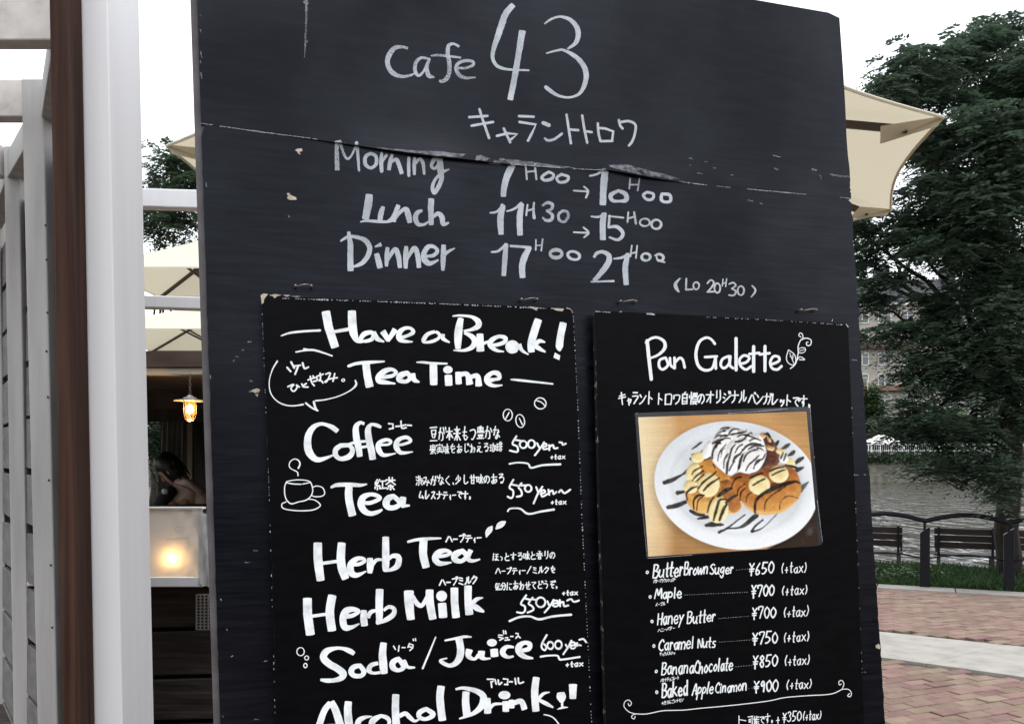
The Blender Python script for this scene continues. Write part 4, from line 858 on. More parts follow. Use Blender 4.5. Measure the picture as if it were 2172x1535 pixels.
tea('leaf_drawing', CI, '210,327,12 230,262,70 265,210,76 295,165,14'); tea('leaf_drawing', CI, '345,212,14 390,165,80 440,130,76 485,103,18')
tea('description', CI, '', 'pen', wr=[('ほっとする味と香りの', 300, 655, 1195, 625, 105, 14, 0, .84), ('ハーブティー/ミルクを', 335, 850, 1195, 825, 92, 15, 0, .8), ('気分にあわせてどうぞ。', 325, 1070, 1235, 1040, 105, 14, 0, .85)])
tea('painted_word', CH, '=245,842,88 248,1000,88 276,1205,90|495,812,84 470,980,86 492,1165,84|288,1020,32 432,1000,32|640,1022,46 700,1012,40 760,972,38 700,950,50 630,972,70 602,1050,70 622,1130,66 690,1130,40 765,1095,14|812,962,58 810,1040,70 818,1115,68|850,1032,46 880,980,42 940,960,28|970,752,76 965,900,76 965,1040,66 940,1097,24|1010,962,28 1060,927,36 1112,945,42 1108,1000,50 1040,1052,48 940,1098,18|'
    '1262,768,98 1265,900,90 1282,1052,78|1300,820,40 1345,895,48 1395,910,42 1450,820,40|1470,758,78 1472,880,80 1502,1048,76|e 1590,818,54,53|1595,892,84 1605,1032,84|1718,738,76 1720,880,76 1735,1032,78|1855,718,76 1855,860,74 1868,1002,80|1885,905,46 1940,852,40 2005,834,12|1885,900,50 1950,942,58 2015,976,20', label='painted words "Herb Milk"')
tea('tax_note', CI, '', 'pen', wr=[('+tax', 1275, 1142, 1512, 1140, 66, 18, .1, .85)])
tea('price', CI, '775,1145 700,1262 752,1300 758,1360 720,1395 645,1385|755,1190 840,1210|865,1180 810,1262 858,1300 878,1350 795,1390|860,1200 920,1212|o 980,1245,65,68|1075,1230 1102,1292|1162,1210 1110,1300 1035,1390|o 1190,1262,45,42|1150,1262 1228,1255|1250,1212 1255,1300|1262,1252 1300,1242 1312,1298 1370,1290|1355,1220 1410,1200 1450,1238 1520,1220', 'paint', 27, 'painted price "550yen~"')
tea('price', CI, '540,1510,30 680,1455,30 830,1445,28 960,1485,32 1150,1445,30 1410,1420,32', 'paint')
tea('painted_word', CJ, '965,418,56 900,378,70 800,346,44 700,347,50 590,387,88 550,470,96 620,550,96 740,620,96 818,690,98 788,747,78 700,777,58 600,782,58 510,770,34|c 1045,578,58 960,600,70 925,660,80 962,712,66 1055,718,60 1098,660,70|1290,547,50 1200,572,60 1165,640,70 1220,680,40 1315,672,40|1365,272,88 1350,420,100 1360,560,110 1372,685,96|c 1565,485,60 1492,535,80 1492,605,80 1568,642,52 1638,590,70|1650,520,50 1690,597,46 1780,605,28', label='painted word "Soda"')
tea('bubble_drawing', CJ, 'o 240,390,50,55,13|o 322,475,27,28,12|o 305,578,23,28,15', 'pen'); tea('painted_slash', CJ, '2070,195,18 1990,390,24 1895,617,26')
tea('reading', CJ, '1500,315,18 1525,360|1575,310 1565,385|1615,335 1655,335|1715,280 1695,330|=1715,285 1765,300 1760,340 1720,375|1705,320 1745,332|1765,220 1770,240|1795,215 1800,240', 'pen', 18)
tea('painted_word', CJ, '645,1085,80 565,1185,84 495,1375,88 470,1450,86|655,1070,90 712,1180,98 775,1375,106 800,1470,90|560,1395,40 760,1385,40|888,1068,96 880,1200,104 895,1375,110 905,1440,100|1210,1267,14 1120,1278,46 1042,1312,70 1015,1375,78 1060,1432,50 1150,1425,36 1200,1400,18|c 1330,1257,46 1235,1312,86 1205,1375,80 1270,1430,56 1380,1420,50 1440,1365,46 1420,1292,60|1530,972,95 1525,1150,98 1535,1375,104 1542,1425,96|1580,1262,60 1660,1227,58 1722,1282,60 1790,1330,38 1870,1290,18|c 1940,1165,58 1852,1215,70 1852,1278,60 1940,1302,50 2038,1240,70', label='painted letters "Alcoho"')
tea('painted_word', CK, '260,278,22 380,255,30 500,232,34 582,235,18|428,245,88 452,380,90 442,480,90 390,560,68 310,590,48 220,550,48 203,522,28 285,498,16|562,392,86 550,470,68 620,510,36 680,460,56|712,412,86 715,480,76 760,505,34 825,500,22|e 842,306,62,46|868,388,95 875,477,95|1115,362,26 1030,357,48 980,402,70 985,450,66 1040,485,40 1112,475,24|1220,402,46 1300,382,58 1312,322,60 1240,307,50 1180,352,80 1180,420,80 1250,480,58 1355,500,20', label='painted word "Juice"')
tea('reading', CK, '925,210,16 975,215|925,235 965,245|940,275 985,250|985,155 990,195|1010,160 1018,195|=1010,245 1040,240 1035,270|1005,275 1060,270|1075,228 1105,228|=1140,190 1170,190 1165,220 1140,250|1165,220 1195,245', 'pen', 17)
tea('price', CK, '1525,210 1468,310 1462,370 1500,400 1520,360 1490,322|o 1570,340,37,44|o 1670,332,42,50|1760,330 1785,372|1832,280 1790,360 1730,450|o 1850,340,34,40|1822,342 1876,336|1902,310 1906,345|1910,330 1950,340|1930,270 1980,260 2015,300', 'paint', 23, 'painted price "600yen~"')
tea('price', CK, '1450,480,26 1540,467,22 1655,467,22 1682,508,26 1720,515,24 1935,483,24', 'paint'); tea('tax_note', CK, '', 'pen', wr=[('+tax', 1750, 605, 1985, 595, 62, 17, .1, .85)])
tea('reading', CK, '=785,760 865,760 850,790|830,790 840,860|880,765 895,820|920,770 930,825 965,800|=985,755 1040,760 1035,830|1000,825 1040,825|1060,792 1095,792|1130,750 1140,820|1170,745 1180,810 1235,795', 'pen', 20)
tea('painted_word', CK, '210,848,92 195,1000,94 225,1272,94', label='painted letter "l"')
tea('painted_word', CK, '520,918,88 515,1050,92 532,1215,98|390,885,26 480,870,40 620,897,60 718,950,78 738,1020,90 700,1110,78 600,1190,48 435,1252,20|785,998,80 785,1090,90 790,1182,88|815,1120,48 870,1072,38 970,1065,28|e 998,958,74,52|1015,1038,88 1015,1160,80|1085,1020,70 1088,1118,70|1105,1062,56 1205,1035,68 1248,1135,76|1395,738,84 1375,900,90 1380,1040,90 1390,1157,88|1425,1002,38 1480,942,38 1555,922,14|1430,1020,40 1520,1065,50 1605,1112,20', label='painted word "Drink"')
tea('wine_glass_drawing', CK, '1700,928,92 1706,985,118 1712,1045,50|1715,1040,28 1718,1112,28|1660,1134,10 1720,1114,28 1785,1110,10'); tea('tumbler_drawing', CK, '=1850,826,102 1850,1000,80'); tea('painted_arc', CK, '1490,1200,14 1560,1215,16 1620,1250,16 1675,1320,14')
ed = Ink(MH, (0, 0, 1), 2, .5, 4)                     # worn paint along the menu's edges
def wear(ink, pts, n, lo, hi, p, amp=1.0):
    for i in range(n):
        if rg.random() > p: continue
        t = i / n; k = min(len(pts) - 2, int(t * (len(pts) - 1))); f = t * (len(pts) - 1) - k
        a, b_ = pts[k], pts[k + 1]; x, y = a[0] + (b_[0] - a[0]) * f, a[1] + (b_[1] - a[1]) * f; dx, dy = (b_[0] - a[0]), (b_[1] - a[1]); l = math.hypot(dx, dy); e = l * (len(pts) - 1) / n * 1.0 * rg.uniform(.5, 1.2) / max(1, len(pts) - 1)
        w_ = rg.uniform(lo, hi); ink.ribbon([(x, y + rg.uniform(0, amp), w_), (x + dx / l * e, y + dy / l * e + rg.uniform(0, amp), w_ * rg.uniform(.4, 1))], False)
wear(ed, [(600, 632), (900, 642.5), (1195, 655)], 110, 1, 3, .8)
wear(ed, [(1216, 670), (1225, 850), (1234, 1090), (1244, 1300), (1255, 1535)], 130, .8, 2.2, .62)
wear(ed, [(556, 660), (563, 850), (571, 1050), (584, 1535)], 110, .6, 1.6, .35)
ed.build('worn_edge', M['chalk_soft'], TEA)['kind'] = 'stuff'
ed = Ink(MH, CD, 2, 0, 4)
ed('p 68,85 100,66 150,72 132,95 108,130 102,170 80,185|p 165,85 230,72 300,84 260,92 225,120 205,95|p 320,82 400,84 370,100 345,96|p 400,95 520,96 470,104'); ed.c = CE; ed('p 1375,110 1485,128 1470,165 1420,140|p 1640,130 1800,140 1780,172 1700,160'); ed('1830,132,10 1880,150,8 1902,190,6')
ed.build('bare_chips', M['chip'], TEA)['kind'] = 'stuff'

# ------------------------------------------------------------------ the galette menu
CP = (1240, 630, 3.62); CQ = (1300, 1330, 3.745)
def pan(name, crop, text, m='pen', w=20, label=None, wr=None):
    ink = Ink(MH, crop, w, .04, len(text) + 5)
    if text: ink(text)
    for a in (wr or []): write(ink, *a)
    return ink.build(name, M[m], PAN, label)
pan('painted_word', CP, '480,335,26 495,480,27 512,630,26|470,350,16 510,318,20 560,310,20 610,340,24 615,390,26 570,440,20 500,470,16|c 622,465,20 578,482 572,530 600,555 640,520|655,468,20 660,520 690,545|690,465 692,545|695,500 730,467 755,485 768,540', 'pen', 20, 'painted word "Pan"')
pan('painted_word', CP, '1000,358,20 970,322,18 930,312,20 880,345,22 855,430,24 870,520,24 920,560,22 980,545,20 1005,460,20|925,460,20 1015,455,20|1005,460,20 1008,548,20|c 1110,452,20 1060,475 1045,520 1070,545 1110,510|1120,455,20 1115,520 1140,545|1163,318,25 1163,558,25|1190,512,20 1240,500 1265,465 1225,447 1190,480 1200,530 1240,555 1280,530|1298,380,25 1298,570,25|1265,437,20 1340,428,20|1385,378,24 1385,566,24|1345,440,20 1420,430,20|1430,517,20 1490,492 1490,460 1450,455 1425,500 1440,545 1480,555 1512,530', 'pen', 20, 'painted word "Galette"')
pan('vine_drawing', CP, 'c 1565,405,7 1550,460 1560,500 1600,522 1622,490 1610,440|1575,430,5 1595,480 1610,515|1578,455,5 1600,465|1600,440,5 1598,475|1580,548,8 1620,510 1640,430 1640,380 1660,330 1700,315 1738,330 1735,365 1710,372 1703,350 1715,345|1675,325,7 1675,290 1655,275 1645,295 1662,306|o 1668,408,30,20,6,-15|1650,412,5 1688,402|1630,485,7 1655,458 1690,480 1650,480', 'pen', 7)
pan('description', CP, '', 'pen', wr=[('キャラント', 255, 822, 530, 818, 88, 10, .05, .9), ('トロワ自慢のオリジナル', 545, 822, 1245, 808, 88, 10, .05, .86), ('パンガレットです。', 1255, 815, 1745, 838, 80, 10, .05, .9)])
def item(name, price, x0, y0, x1, y1, hgt, px0, px1, py, tx0, tx1, ty, words=None):
    s_ = -.045
    for a in words: write_p('item_word', a, name)
    write_p('price', (price, px0, py + 1, px1, py - 2, 23, 3.0, .06, .86), price)
    write_p('tax_note', ('(+tax)', tx0, ty, tx1, ty - 3, 20, 2.1, .1, .9), None)
def write_p(nm, a, label):
    ink = Ink(MH, (0, 0, 1), 3, .04, len(a[0]) + int(a[2])); write(ink, *a); return ink.build(nm, M['pen'], PAN, ('pen written "%s"' % label) if label else None)
dots = Ink(MH, (0, 0, 1), 3, 0, 2); bul = Ink(MH, (0, 0, 1), 3, 0, 2); fur = Ink(MH, (0, 0, 1), 1.2, 0, 2)
rows_ = [
 ('Butter Brown Suger', '¥650', [('Butter', 1384, 1225, 1449, 1220, 28, 3.2, .1, .95), ('Brown', 1450, 1219, 1502, 1216, 25, 2.9, .1, .95), ('Suger', 1504, 1217, 1556, 1215, 21, 2.8, .1, .95)], 1587, 1642, 1217, 1656, 1711, 1215, (1373, 1213), (1562, 1208, 1585, 1206), ('バターブラウンシュガー', 1386, 1236, 1434, 1231)),
 ('Maple', '¥700', [('Maple', 1388, 1269, 1446, 1266, 21, 3, .1, .95)], 1592, 1643, 1264, 1657, 1713, 1262, (1379, 1265), (1452, 1261, 1584, 1255), ('メープル', 1390, 1285, 1411, 1283)),
 ('Haney Butter', '¥700', [('Haney', 1393, 1325, 1450, 1319, 25, 2.8, .1, .95), ('Butter', 1456, 1322, 1518, 1316, 24, 2.7, .1, .95)], 1593, 1646, 1311, 1661, 1716, 1308, (1383, 1317), (1524, 1311, 1586, 1306), ('ハニーバター', 1395, 1340, 1432, 1334)),
 ('Caramel Nuts', '¥750', [('Caramel', 1396, 1379, 1471, 1373, 24, 2.8, .1, .95), ('Nuts', 1479, 1374, 1519, 1371, 20, 2.6, .1, .95)], 1594, 1650, 1364, 1661, 1717, 1361, (1387, 1369), (1526, 1361, 1594, 1356), ('キャラメルナッツ', 1399, 1390, 1437, 1386)),
 ('Banana Chocolate', '¥850', [('Banana', 1402, 1430, 1472, 1425, 25, 2.8, .1, .95), ('Chocolate', 1472, 1428, 1554, 1419, 25, 2.9, .1, .95)], 1595, 1650, 1414, 1663, 1718, 1411, (1392, 1423), (1560, 1413, 1594, 1410), ('バナナチョコレート', 1401, 1446, 1441, 1439)),
 ('Baked Apple Cinamon', '¥900', [('Baked', 1403, 1479, 1459, 1473, 29, 3.4, .05, .95), ('Apple', 1468, 1474, 1513, 1469, 24, 2.6, .15, .95), ('Cinamon', 1516, 1469, 1584, 1463, 22, 2.6, .1, .95)], 1597, 1651, 1466, 1667, 1722, 1461, (1393, 1467), (1588, 1459, 1595, 1458), ('やきりんごシナモン', 1403, 1494, 1450, 1486))]
for nm, pr, words, a0, a1, py, t0, t1, ty, b_, d_, f_ in rows_:
    item(nm, pr, 0, 0, 0, 0, 0, a0, a1, py, t0, t1, ty, words)
    bul('o %g,%g,2.2,2.6,2.2' % b_)
    n = int((d_[2] - d_[0]) / 5)
    for i in range(n + 1):
        t = i / max(1, n); x = d_[0] + (d_[2] - d_[0]) * t; y = d_[1] + (d_[3] - d_[1]) * t; dots('%g,%g,1.1 %g,%g,1.1' % (x, y, x + 1.4, y))
    write(fur, f_[0], f_[1], f_[2], f_[3], f_[4], 7, 1.05, 0, .9)
bul.build('bullets', M['pen'], PAN)['kind'] = 'stuff'; dots.build('dotted_leaders', M['faint'], PAN)['kind'] = 'stuff'; fur.build('small_readings', M['pen'], PAN)['kind'] = 'stuff'
pan('flourish_drawing', CQ, '185,685,7 270,685 400,660 560,655 700,640 900,622 1100,600 1250,580 1370,555 1550,540 1730,528 1820,490|185,685,6 130,670 90,630 95,590 125,575 148,600 132,622 120,602|185,685,6 155,695 150,715 168,725 178,706|1820,490,6 1835,450 1820,420 1795,430 1800,455 1815,448|1820,490,6 1870,490 1895,520 1885,548 1865,542 1880,522', 'pen', 7)
pan('last_line', (0, 0, 1), '', 'pen', wr=[('ト', 1556, 1537, 1590, 1535, 19, 2, 0, .86), ('可能です。', 1586, 1537, 1642, 1530, 18, 2, 0, .86), ('+', 1643, 1533, 1657, 1532, 20, 2.2), ('¥350', 1658, 1530, 1700, 1527, 19, 2.3, .08, .88), ('(+tax)', 1702, 1527, 1742, 1523, 18, 1.9, .1, .9)])
ed = Ink(MH, (0, 0, 1), 2, .5, 4)
wear(ed, [(1264, 660), (1295, 662)], 12, 1, 2.2, .9); wear(ed, [(1500, 672), (1650, 679), (1795, 689)], 70, .6, 1.8, .55); ed('1373,665,4 1387,667,4|1315,661,2 1318,661,2|1765,681,2 1766,677,1.5|1795,688,2 1799,693,2')
wear(ed, [(1806, 850), (1818, 1150), (1833, 1535)], 90, .4, 1.0, .3)
ed.build('worn_edge', M['chalk_soft'], PAN)['kind'] = 'stuff'

# ------------------------------------------------------------------ the laminated food photograph: a flat print, its picture worked out point by point
import numpy as np
CMc = (1290, 810, 3.936)
M['lam'] = vary(mat('clear_laminate_edge', (.03, .03, .034), .25, .5), [(.010, .010, .012), (.03, .03, .035)], (1, 1, 1), 20, 6)
card = empty('food_photo'); card.parent = PAN
card['label'] = 'laminated photo of pancakes with banana, cream and chocolate sauce'
GW, GH = 330, 262
c00, c10, c11, c01 = (250, 294), (1655, 246), (1758, 1366), (335, 1455)
uu, vv = np.meshgrid(np.linspace(0, 1, GW + 1), np.linspace(0, 1, GH + 1))
XX = (c00[0] * (1 - uu) + c10[0] * uu) * (1 - vv) + (c01[0] * (1 - uu) + c11[0] * uu) * vv
YY = (c00[1] * (1 - uu) + c10[1] * uu) * (1 - vv) + (c01[1] * (1 - uu) + c11[1] * uu) * vv
nrs = np.random.RandomState(4)
def vnoise(sx, sy, seed):
    """smooth value noise over the sheet"""
    r = np.random.RandomState(seed); n = int(max(XX.max() / sx, YY.max() / sy)) + 4; g = r.rand(n, n)
    x, y = XX / sx, YY / sy; i, j = x.astype(int), y.astype(int); fx, fy = x - i, y - j; fx = fx * fx * (3 - 2 * fx); fy = fy * fy * (3 - 2 * fy)
    return (g[j, i] * (1 - fx) + g[j, i + 1] * fx) * (1 - fy) + (g[j + 1, i] * (1 - fx) + g[j + 1, i + 1] * fx) * fy - .5
def fb(s, seed, asp=1.0): return vnoise(s * asp, s, seed) + .5 * vnoise(s * asp / 2, s / 2, seed + 1) + .25 * vnoise(s * asp / 4, s / 4, seed + 2)
IMG = np.zeros(XX.shape + (3,))
def lay(a, col): IMG[:] = IMG * (1 - a[..., None]) + np.asarray(col) * a[..., None]
def sdf(poly):
    p = np.array(smooth_line(list(poly) + [poly[0]], 5)[:-1]); d2 = np.full(XX.shape, 1e12); ins = np.zeros(XX.shape, bool)
    for k in range(len(p)):
        (x0, y0), (x1, y1) = p[k], p[(k + 1) % len(p)]; dx, dy = x1 - x0, y1 - y0; t = np.clip(((XX - x0) * dx + (YY - y0) * dy) / (dx * dx + dy * dy + 1e-9), 0, 1)
        d2 = np.minimum(d2, (XX - x0 - t * dx) ** 2 + (YY - y0 - t * dy) ** 2)
        if y0 != y1: ins ^= ((y0 > YY) != (y1 > YY)) & (XX < dx * (YY - y0) / dy + x0)
    return np.where(ins, np.sqrt(d2), -np.sqrt(d2))
def soft(d, s=5.0): return np.clip(d / s * .5 + .5, 0, 1)
def dome(poly, lit, mid, dark, R_, light=(-.35, -.9), s=5.0, nz=.25, seed=1, tex=30):
    """a rounded piece of food: lit from above, darker towards its lower rim"""
    d = sdf(poly); gy, gx = np.gradient(d); l = np.sqrt(gx * gx + gy * gy) + 1e-6; k = np.clip(1 - d / R_, 0, 1)
    sh = -(gx / l * -light[0] + gy / l * -light[1]) * k * -1 + nz * fb(tex, seed)
    sh = -sh
    lit, mid, dark = map(np.array, (lit, mid, dark))
    c = np.where(sh[..., None] > 0, mid + (lit - mid) * np.clip(sh, 0, 1)[..., None], mid + (dark - mid) * np.clip(-sh, 0, 1)[..., None])
    a = soft(d, s); IMG[:] = IMG * (1 - a[..., None]) + c * a[..., None]
def shade(poly, amt, s): a = soft(sdf(poly), s) * amt; IMG[:] *= (1 - a)[..., None]
def ell(cx, cy, rx, ry, ang=0, n=14):
    a0 = math.radians(ang)
    return [(cx + math.cos(a) * rx * math.cos(a0) - math.sin(a) * ry * math.sin(a0), cy + math.cos(a) * rx * math.sin(a0) + math.sin(a) * ry * math.cos(a0)) for a in [2 * math.pi * i / n for i in range(n)]]
def pour(text, col=(.006, .004, .0035), glint=.05, s=4.0):
    """trails of sauce"""
    for st in text.split('|'):
        q = []; w = 12
        for t in st.split():
            t = [float(z) for z in t.split(',')]; w = t[2] if len(t) > 2 else w; q.append((t[0], t[1], w))
        q = smooth_line(q, 5) if len(q) > 2 else q
        best = np.full(XX.shape, -1e9)
        for k in range(len(q) - 1):
            (x0, y0, w0), (x1, y1, w1) = q[k], q[k + 1]; dx, dy = x1 - x0, y1 - y0; t = np.clip(((XX - x0) * dx + (YY - y0) * dy) / (dx * dx + dy * dy + 1e-9), 0, 1)
            best = np.maximum(best, (w0 + (w1 - w0) * t) * .5 - np.sqrt((XX - x0 - t * dx) ** 2 + (YY - y0 - t * dy) ** 2))
        best = best + 4 * fb(26, 91); a = soft(best, s)
        lay(a * .96, col)
        g = np.clip(best / 12, 0, 1) * np.clip(fb(40, 17) * 2, 0, 1) * glint; IMG[:] += g[..., None] * np.array((1, .9, .8)) * a[..., None]
# table top, pale where the daylight falls, dark at one corner
gr = fb(300, 5, 2.4) * .5 + vnoise(420, 14, 9) * .30 + vnoise(160, 7, 12) * .18
wood = np.array((.50, .275, .105)) * (1 + .55 * gr)[..., None]; IMG[:] = wood
pale = np.clip(1.15 - (XX - 250) / 330 - .25 * np.abs(YY - 700) / 700, 0, 1) ** .8
IMG[:] = IMG * (1 - pale[..., None]) + (np.array((.70, .58, .36)) * (1 + .22 * gr)[..., None]) * pale[..., None]
shade([(1480, 230), (1700, 230), (1720, 560), (1600, 430)], .30, 160); shade([(455, 1120), (640, 1180), (1000, 1400), (1000, 1500), (560, 1500), (520, 1330)], .34, 60)
lay(soft(sdf([(1330, 1390), (1560, 1240), (1760, 1050), (1800, 1420), (1400, 1430)]), 10) * .97, (.016, .011, .010)); IMG[:] += (np.clip(fb(60, 44), 0, 1) * soft(sdf([(1600, 1280), (1700, 1200), (1790, 1350), (1650, 1400)]), 50) * .08)[..., None]
PLT = ell(1072, 862, 690, 532, 9, 22)
shade([(x - 14, y + 22) for x, y in PLT], .42, 46)
dome(PLT, (.76, .78, .785), (.70, .725, .735), (.55, .58, .60), 240, s=4, nz=.10, tex=220)
rim = sdf(ell(1070, 858, 545, 405, 9, 22)); lay(np.exp(-(rim / 26) ** 2) * .28, (.44, .47, .49)); lay(np.exp(-((rim - 30) / 22) ** 2) * .3, (.72, .73, .73))
shade([(620, 620), (760, 560), (1300, 420), (1480, 560), (1650, 880), (1480, 1130), (1180, 1110), (1080, 1120), (830, 1180), (640, 1040), (600, 860)], .30, 90)
pour('470,838,34 540,815,38 610,775,14|600,785,12 680,730,36 745,690,24|580,925,38 632,915,22|500,1045,34 570,1030,40 645,1000,34|700,560,8 740,530,18 780,500,14|735,612,12 790,570,14 845,492,8|690,640,22 710,660,16|1380,545,28 1405,515,34 1420,492,18|1440,562,16 1480,540,34 1512,518,22|1505,612,18 1535,595,36 1552,578,22|1550,690,18 1590,655,38 1625,632,26|1560,745,28 1600,725,34 1630,712,16|'
     '925,1252,26 1000,1215,18 1070,1160,12 1140,1108,14|990,1222,14 1090,1215,20 1150,1185,34 1215,1130,44 1240,1112,36|1200,1245,26 1225,1205,18 1290,1150,16|1205,1248,20 1290,1215,12 1390,1120,8 1440,1060,6|690,1075,30 745,1100,34 800,1108,20|750,1140,16 800,1130,30 850,1120,24|815,1195,26 880,1185,46 960,1190,18')
pour('1600,900,52 1635,865,36 1672,832,8', (.06, .07, .06))
LIT, MID, DRK = (.70, .43, .14), (.50, .225, .045), (.20, .062, .012)
dome([(690, 600), (770, 590), (860, 640), (930, 700), (1020, 770), (1050, 860), (1060, 930), (1000, 960), (860, 940), (760, 900), (640, 880), (700, 770), (715, 690)], LIT, MID, DRK, 90, nz=.5, seed=21)
dome([(640, 870), (720, 880), (830, 900), (960, 880), (1060, 900), (1112, 1030), (1060, 1095), (960, 1085), (830, 1095), (740, 1085), (672, 1025), (640, 940)], LIT, (.62, .33, .09), DRK, 110, nz=.5, seed=24)
dome([(930, 830), (1010, 815), (1060, 900), (1110, 1030), (1050, 1090), (990, 1040), (960, 950)], (.5, .22, .06), (.34, .13, .035), (.12, .04, .012), 70, nz=.5, seed=25)
dome([(1012, 800), (1090, 752), (1200, 768), (1300, 720), (1450, 690), (1560, 735), (1608, 850), (1600, 950), (1530, 1030), (1420, 1092), (1280, 1104), (1180, 1062), (1105, 985), (1050, 900)], (.62, .32, .09), (.38, .135, .028), (.17, .05, .010), 190, nz=.45, seed=28)
lay(soft(sdf([(1105, 1000), (1200, 1052), (1300, 1082), (1440, 1072), (1560, 1005), (1500, 1062), (1420, 1092), (1280, 1104), (1180, 1064)]), 14) * .8, (.70, .47, .17))
dome([(1300, 880), (1400, 830), (1510, 790), (1480, 860), (1390, 910), (1330, 930)], (.32, .12, .03), (.17, .055, .016), (.08, .025, .01), 60, seed=29)
dome([(1265, 440), (1310, 425), (1375, 480), (1430, 600), (1415, 690), (1300, 735), (1190, 775), (1230, 720), (1300, 660), (1320, 560)], (.22, .085, .05), (.085, .03, .018), (.02, .01, .008), 50, nz=.9, seed=31, tex=22)
for p_ in ([(1262, 430), (1300, 420), (1318, 450), (1280, 478)], [(1320, 530), (1385, 540), (1378, 572), (1328, 562)], [(1322, 440), (1350, 460), (1360, 500), (1335, 490)]): dome(p_, (.78, .62, .36), (.55, .33, .14), (.2, .1, .04), 26, nz=.6, seed=33, tex=14)
BL, BM_, BD = (.84, .76, .47), (.74, .63, .33), (.44, .31, .12)
for i, p_ in enumerate((ell(752, 628, 60, 44, -20), ell(712, 755, 60, 82, 20), ell(690, 872, 60, 58), ell(838, 858, 92, 102, 10), ell(918, 1066, 86, 110, 8), ell(1262, 858, 90, 82), ell(1425, 768, 82, 72), ell(1505, 660, 68, 34, 35), ell(1440, 580, 40, 22, 10))):
    dome(p_, BL, BM_, BD, 34, nz=.35, seed=40 + i, tex=40)
    x, y = np.mean(np.array(p_), 0); e = (XX - x) ** 2 + (YY - y) ** 2; lay(np.exp(-e / 900) * .35, (.52, .38, .13))
CL_, CMd, CD_ = (.82, .815, .79), (.70, .69, .665), (.36, .34, .33)
dome([(862, 560), (880, 470), (930, 390), (1020, 372), (1110, 390), (1180, 420), (1265, 440), (1305, 520), (1308, 640), (1250, 735), (1160, 760), (1080, 745), (1010, 778), (930, 722), (868, 650)], CL_, CMd, CD_, 120, nz=.6, seed=51, tex=60)
for i, p_ in enumerate((ell(828, 568, 38, 74, 12), ell(1150, 455, 60, 40, 10), ell(1010, 415, 70, 36, -5), ell(925, 570, 52, 110, 8), ell(1040, 600, 60, 120, 6), ell(1235, 480, 50, 44), ell(1200, 650, 92, 105, 20), ell(1130, 520, 60, 60), ell(1465, 640, 40, 34, 20))):
    dome(p_, (.85, .845, .825), (.73, .72, .695), (.40, .38, .365), 46, nz=.3, seed=60 + i, tex=30)
pour('900,440,10 940,415,14 985,410,10|1080,455,10 1125,440,14 1180,450,16 1230,470,10|900,545,12 925,500,18 975,470,14 1020,470,10|915,660,10 925,600,14 950,560,14 985,520,10|965,720,10 970,650,12 1000,600,14|1010,740,10 1035,690,14 1060,660,12|1060,590,10 1085,545,16 1120,520,12|1130,660,12 1150,610,16 1195,575,16 1250,560,12|1150,740,10 1175,690,16 1215,655,16 1260,610,10|1180,490,12 1225,470,14 1275,490,10|1080,740,8 1100,700,12|1240,545,10 1275,555,12 1300,575,8|940,460,8 965,440,12 1000,445,8')
pour('940,392,10 970,380,14 1010,378,10|960,405,12 1005,385,12|1010,425,16 1045,392,14 1095,395,10|1010,440,14 1070,430,18 1140,415,16 1155,398,10|890,465,10 920,445,18 985,450,16 1010,430,10|875,510,18 920,490,26 960,480,14|1060,500,18 1110,490,22 1140,470,16 1160,440,14|1160,445,12 1195,420,14 1200,440,10|868,640,14 875,580,16 905,520,24 940,510,12|940,630,6 950,580,9 975,550,7|990,760,22 995,690,20 1012,630,16 1030,560,18 1060,520,14|1040,670,14 1065,625,26 1105,595,18 1120,560,10|1090,720,20 1105,650,24 1125,600,14|1125,570,16 1160,530,20 1210,515,24 1270,520,14|1170,560,12 1230,530,18 1300,535,12|1215,720,12 1240,660,16 1290,640,14 1310,600,10|1225,690,16 1260,660,14|800,655,10 850,632,16|880,690,18 892,715,10|700,825,10 740,780,20 795,740,18|730,830,10 790,780,16 800,760,10|750,890,14 800,830,22 880,770,18 900,745,12|795,905,16 850,850,22 930,800,14|660,985,14 655,930,18 690,890,20 745,870,10|715,1060,12 715,990,18 750,945,24 800,945,14|740,1070,10 750,990,14 790,955,10|830,1085,12 850,1010,16 880,960,14|880,1150,20 905,1060,26 930,985,20 985,980,14|930,1150,22 960,1070,28 990,1020,20|920,950,26 980,905,36 1030,885,22|985,1005,20 1040,960,26 1080,945,12|1030,870,10 1060,810,14 1110,790,16|1075,950,8 1090,890,10 1140,850,8|1100,985,12 1110,920,14 1150,880,10|1150,1000,8 1160,950,10 1200,920,7|1225,1090,20 1230,1000,24 1270,950,30 1330,910,34 1450,860,36 1560,830,26 1610,850,10|1305,1075,8 1320,990,10 1400,920,14 1480,870,12|1430,1060,6 1440,1000,7 1500,950,7 1590,970,5|1210,860,14 1260,830,18 1310,805,12|1190,800,18 1240,775,16 1290,760,12|1350,745,16 1400,720,20 1465,708,14|1370,775,14 1430,745,16 1480,730,10|1440,640,12 1460,590,14|1465,655,12 1485,600,12|1480,690,16 1540,705,24 1590,720,14|1300,440,10 1330,430,24 1350,460,20|700,770,10 720,740,16 790,700,12')
IMG[:] = np.clip(IMG * (1 + .05 * nrs.randn(*XX.shape))[..., None], .004, .9)
m = mat('photo_print', (.5, .5, .5), .34, .1); at_ = nd(m, 'ShaderNodeVertexColor'); at_.layer_name = 'print'; m.node_tree.links.new(at_.outputs[0], bsdf(m).inputs['Base Color']); M['print'] = m
lam = Ink(MH, CMc, 4, 0, 7); lam.poly([(225, 268), (240, 258), (1665, 205), (1685, 212), (1735, 780), (1788, 1340), (1775, 1358), (350, 1472), (328, 1462), (262, 850)], False); lam.build('laminate', M['lam'], card)
x0c, y0c, scc = CMc
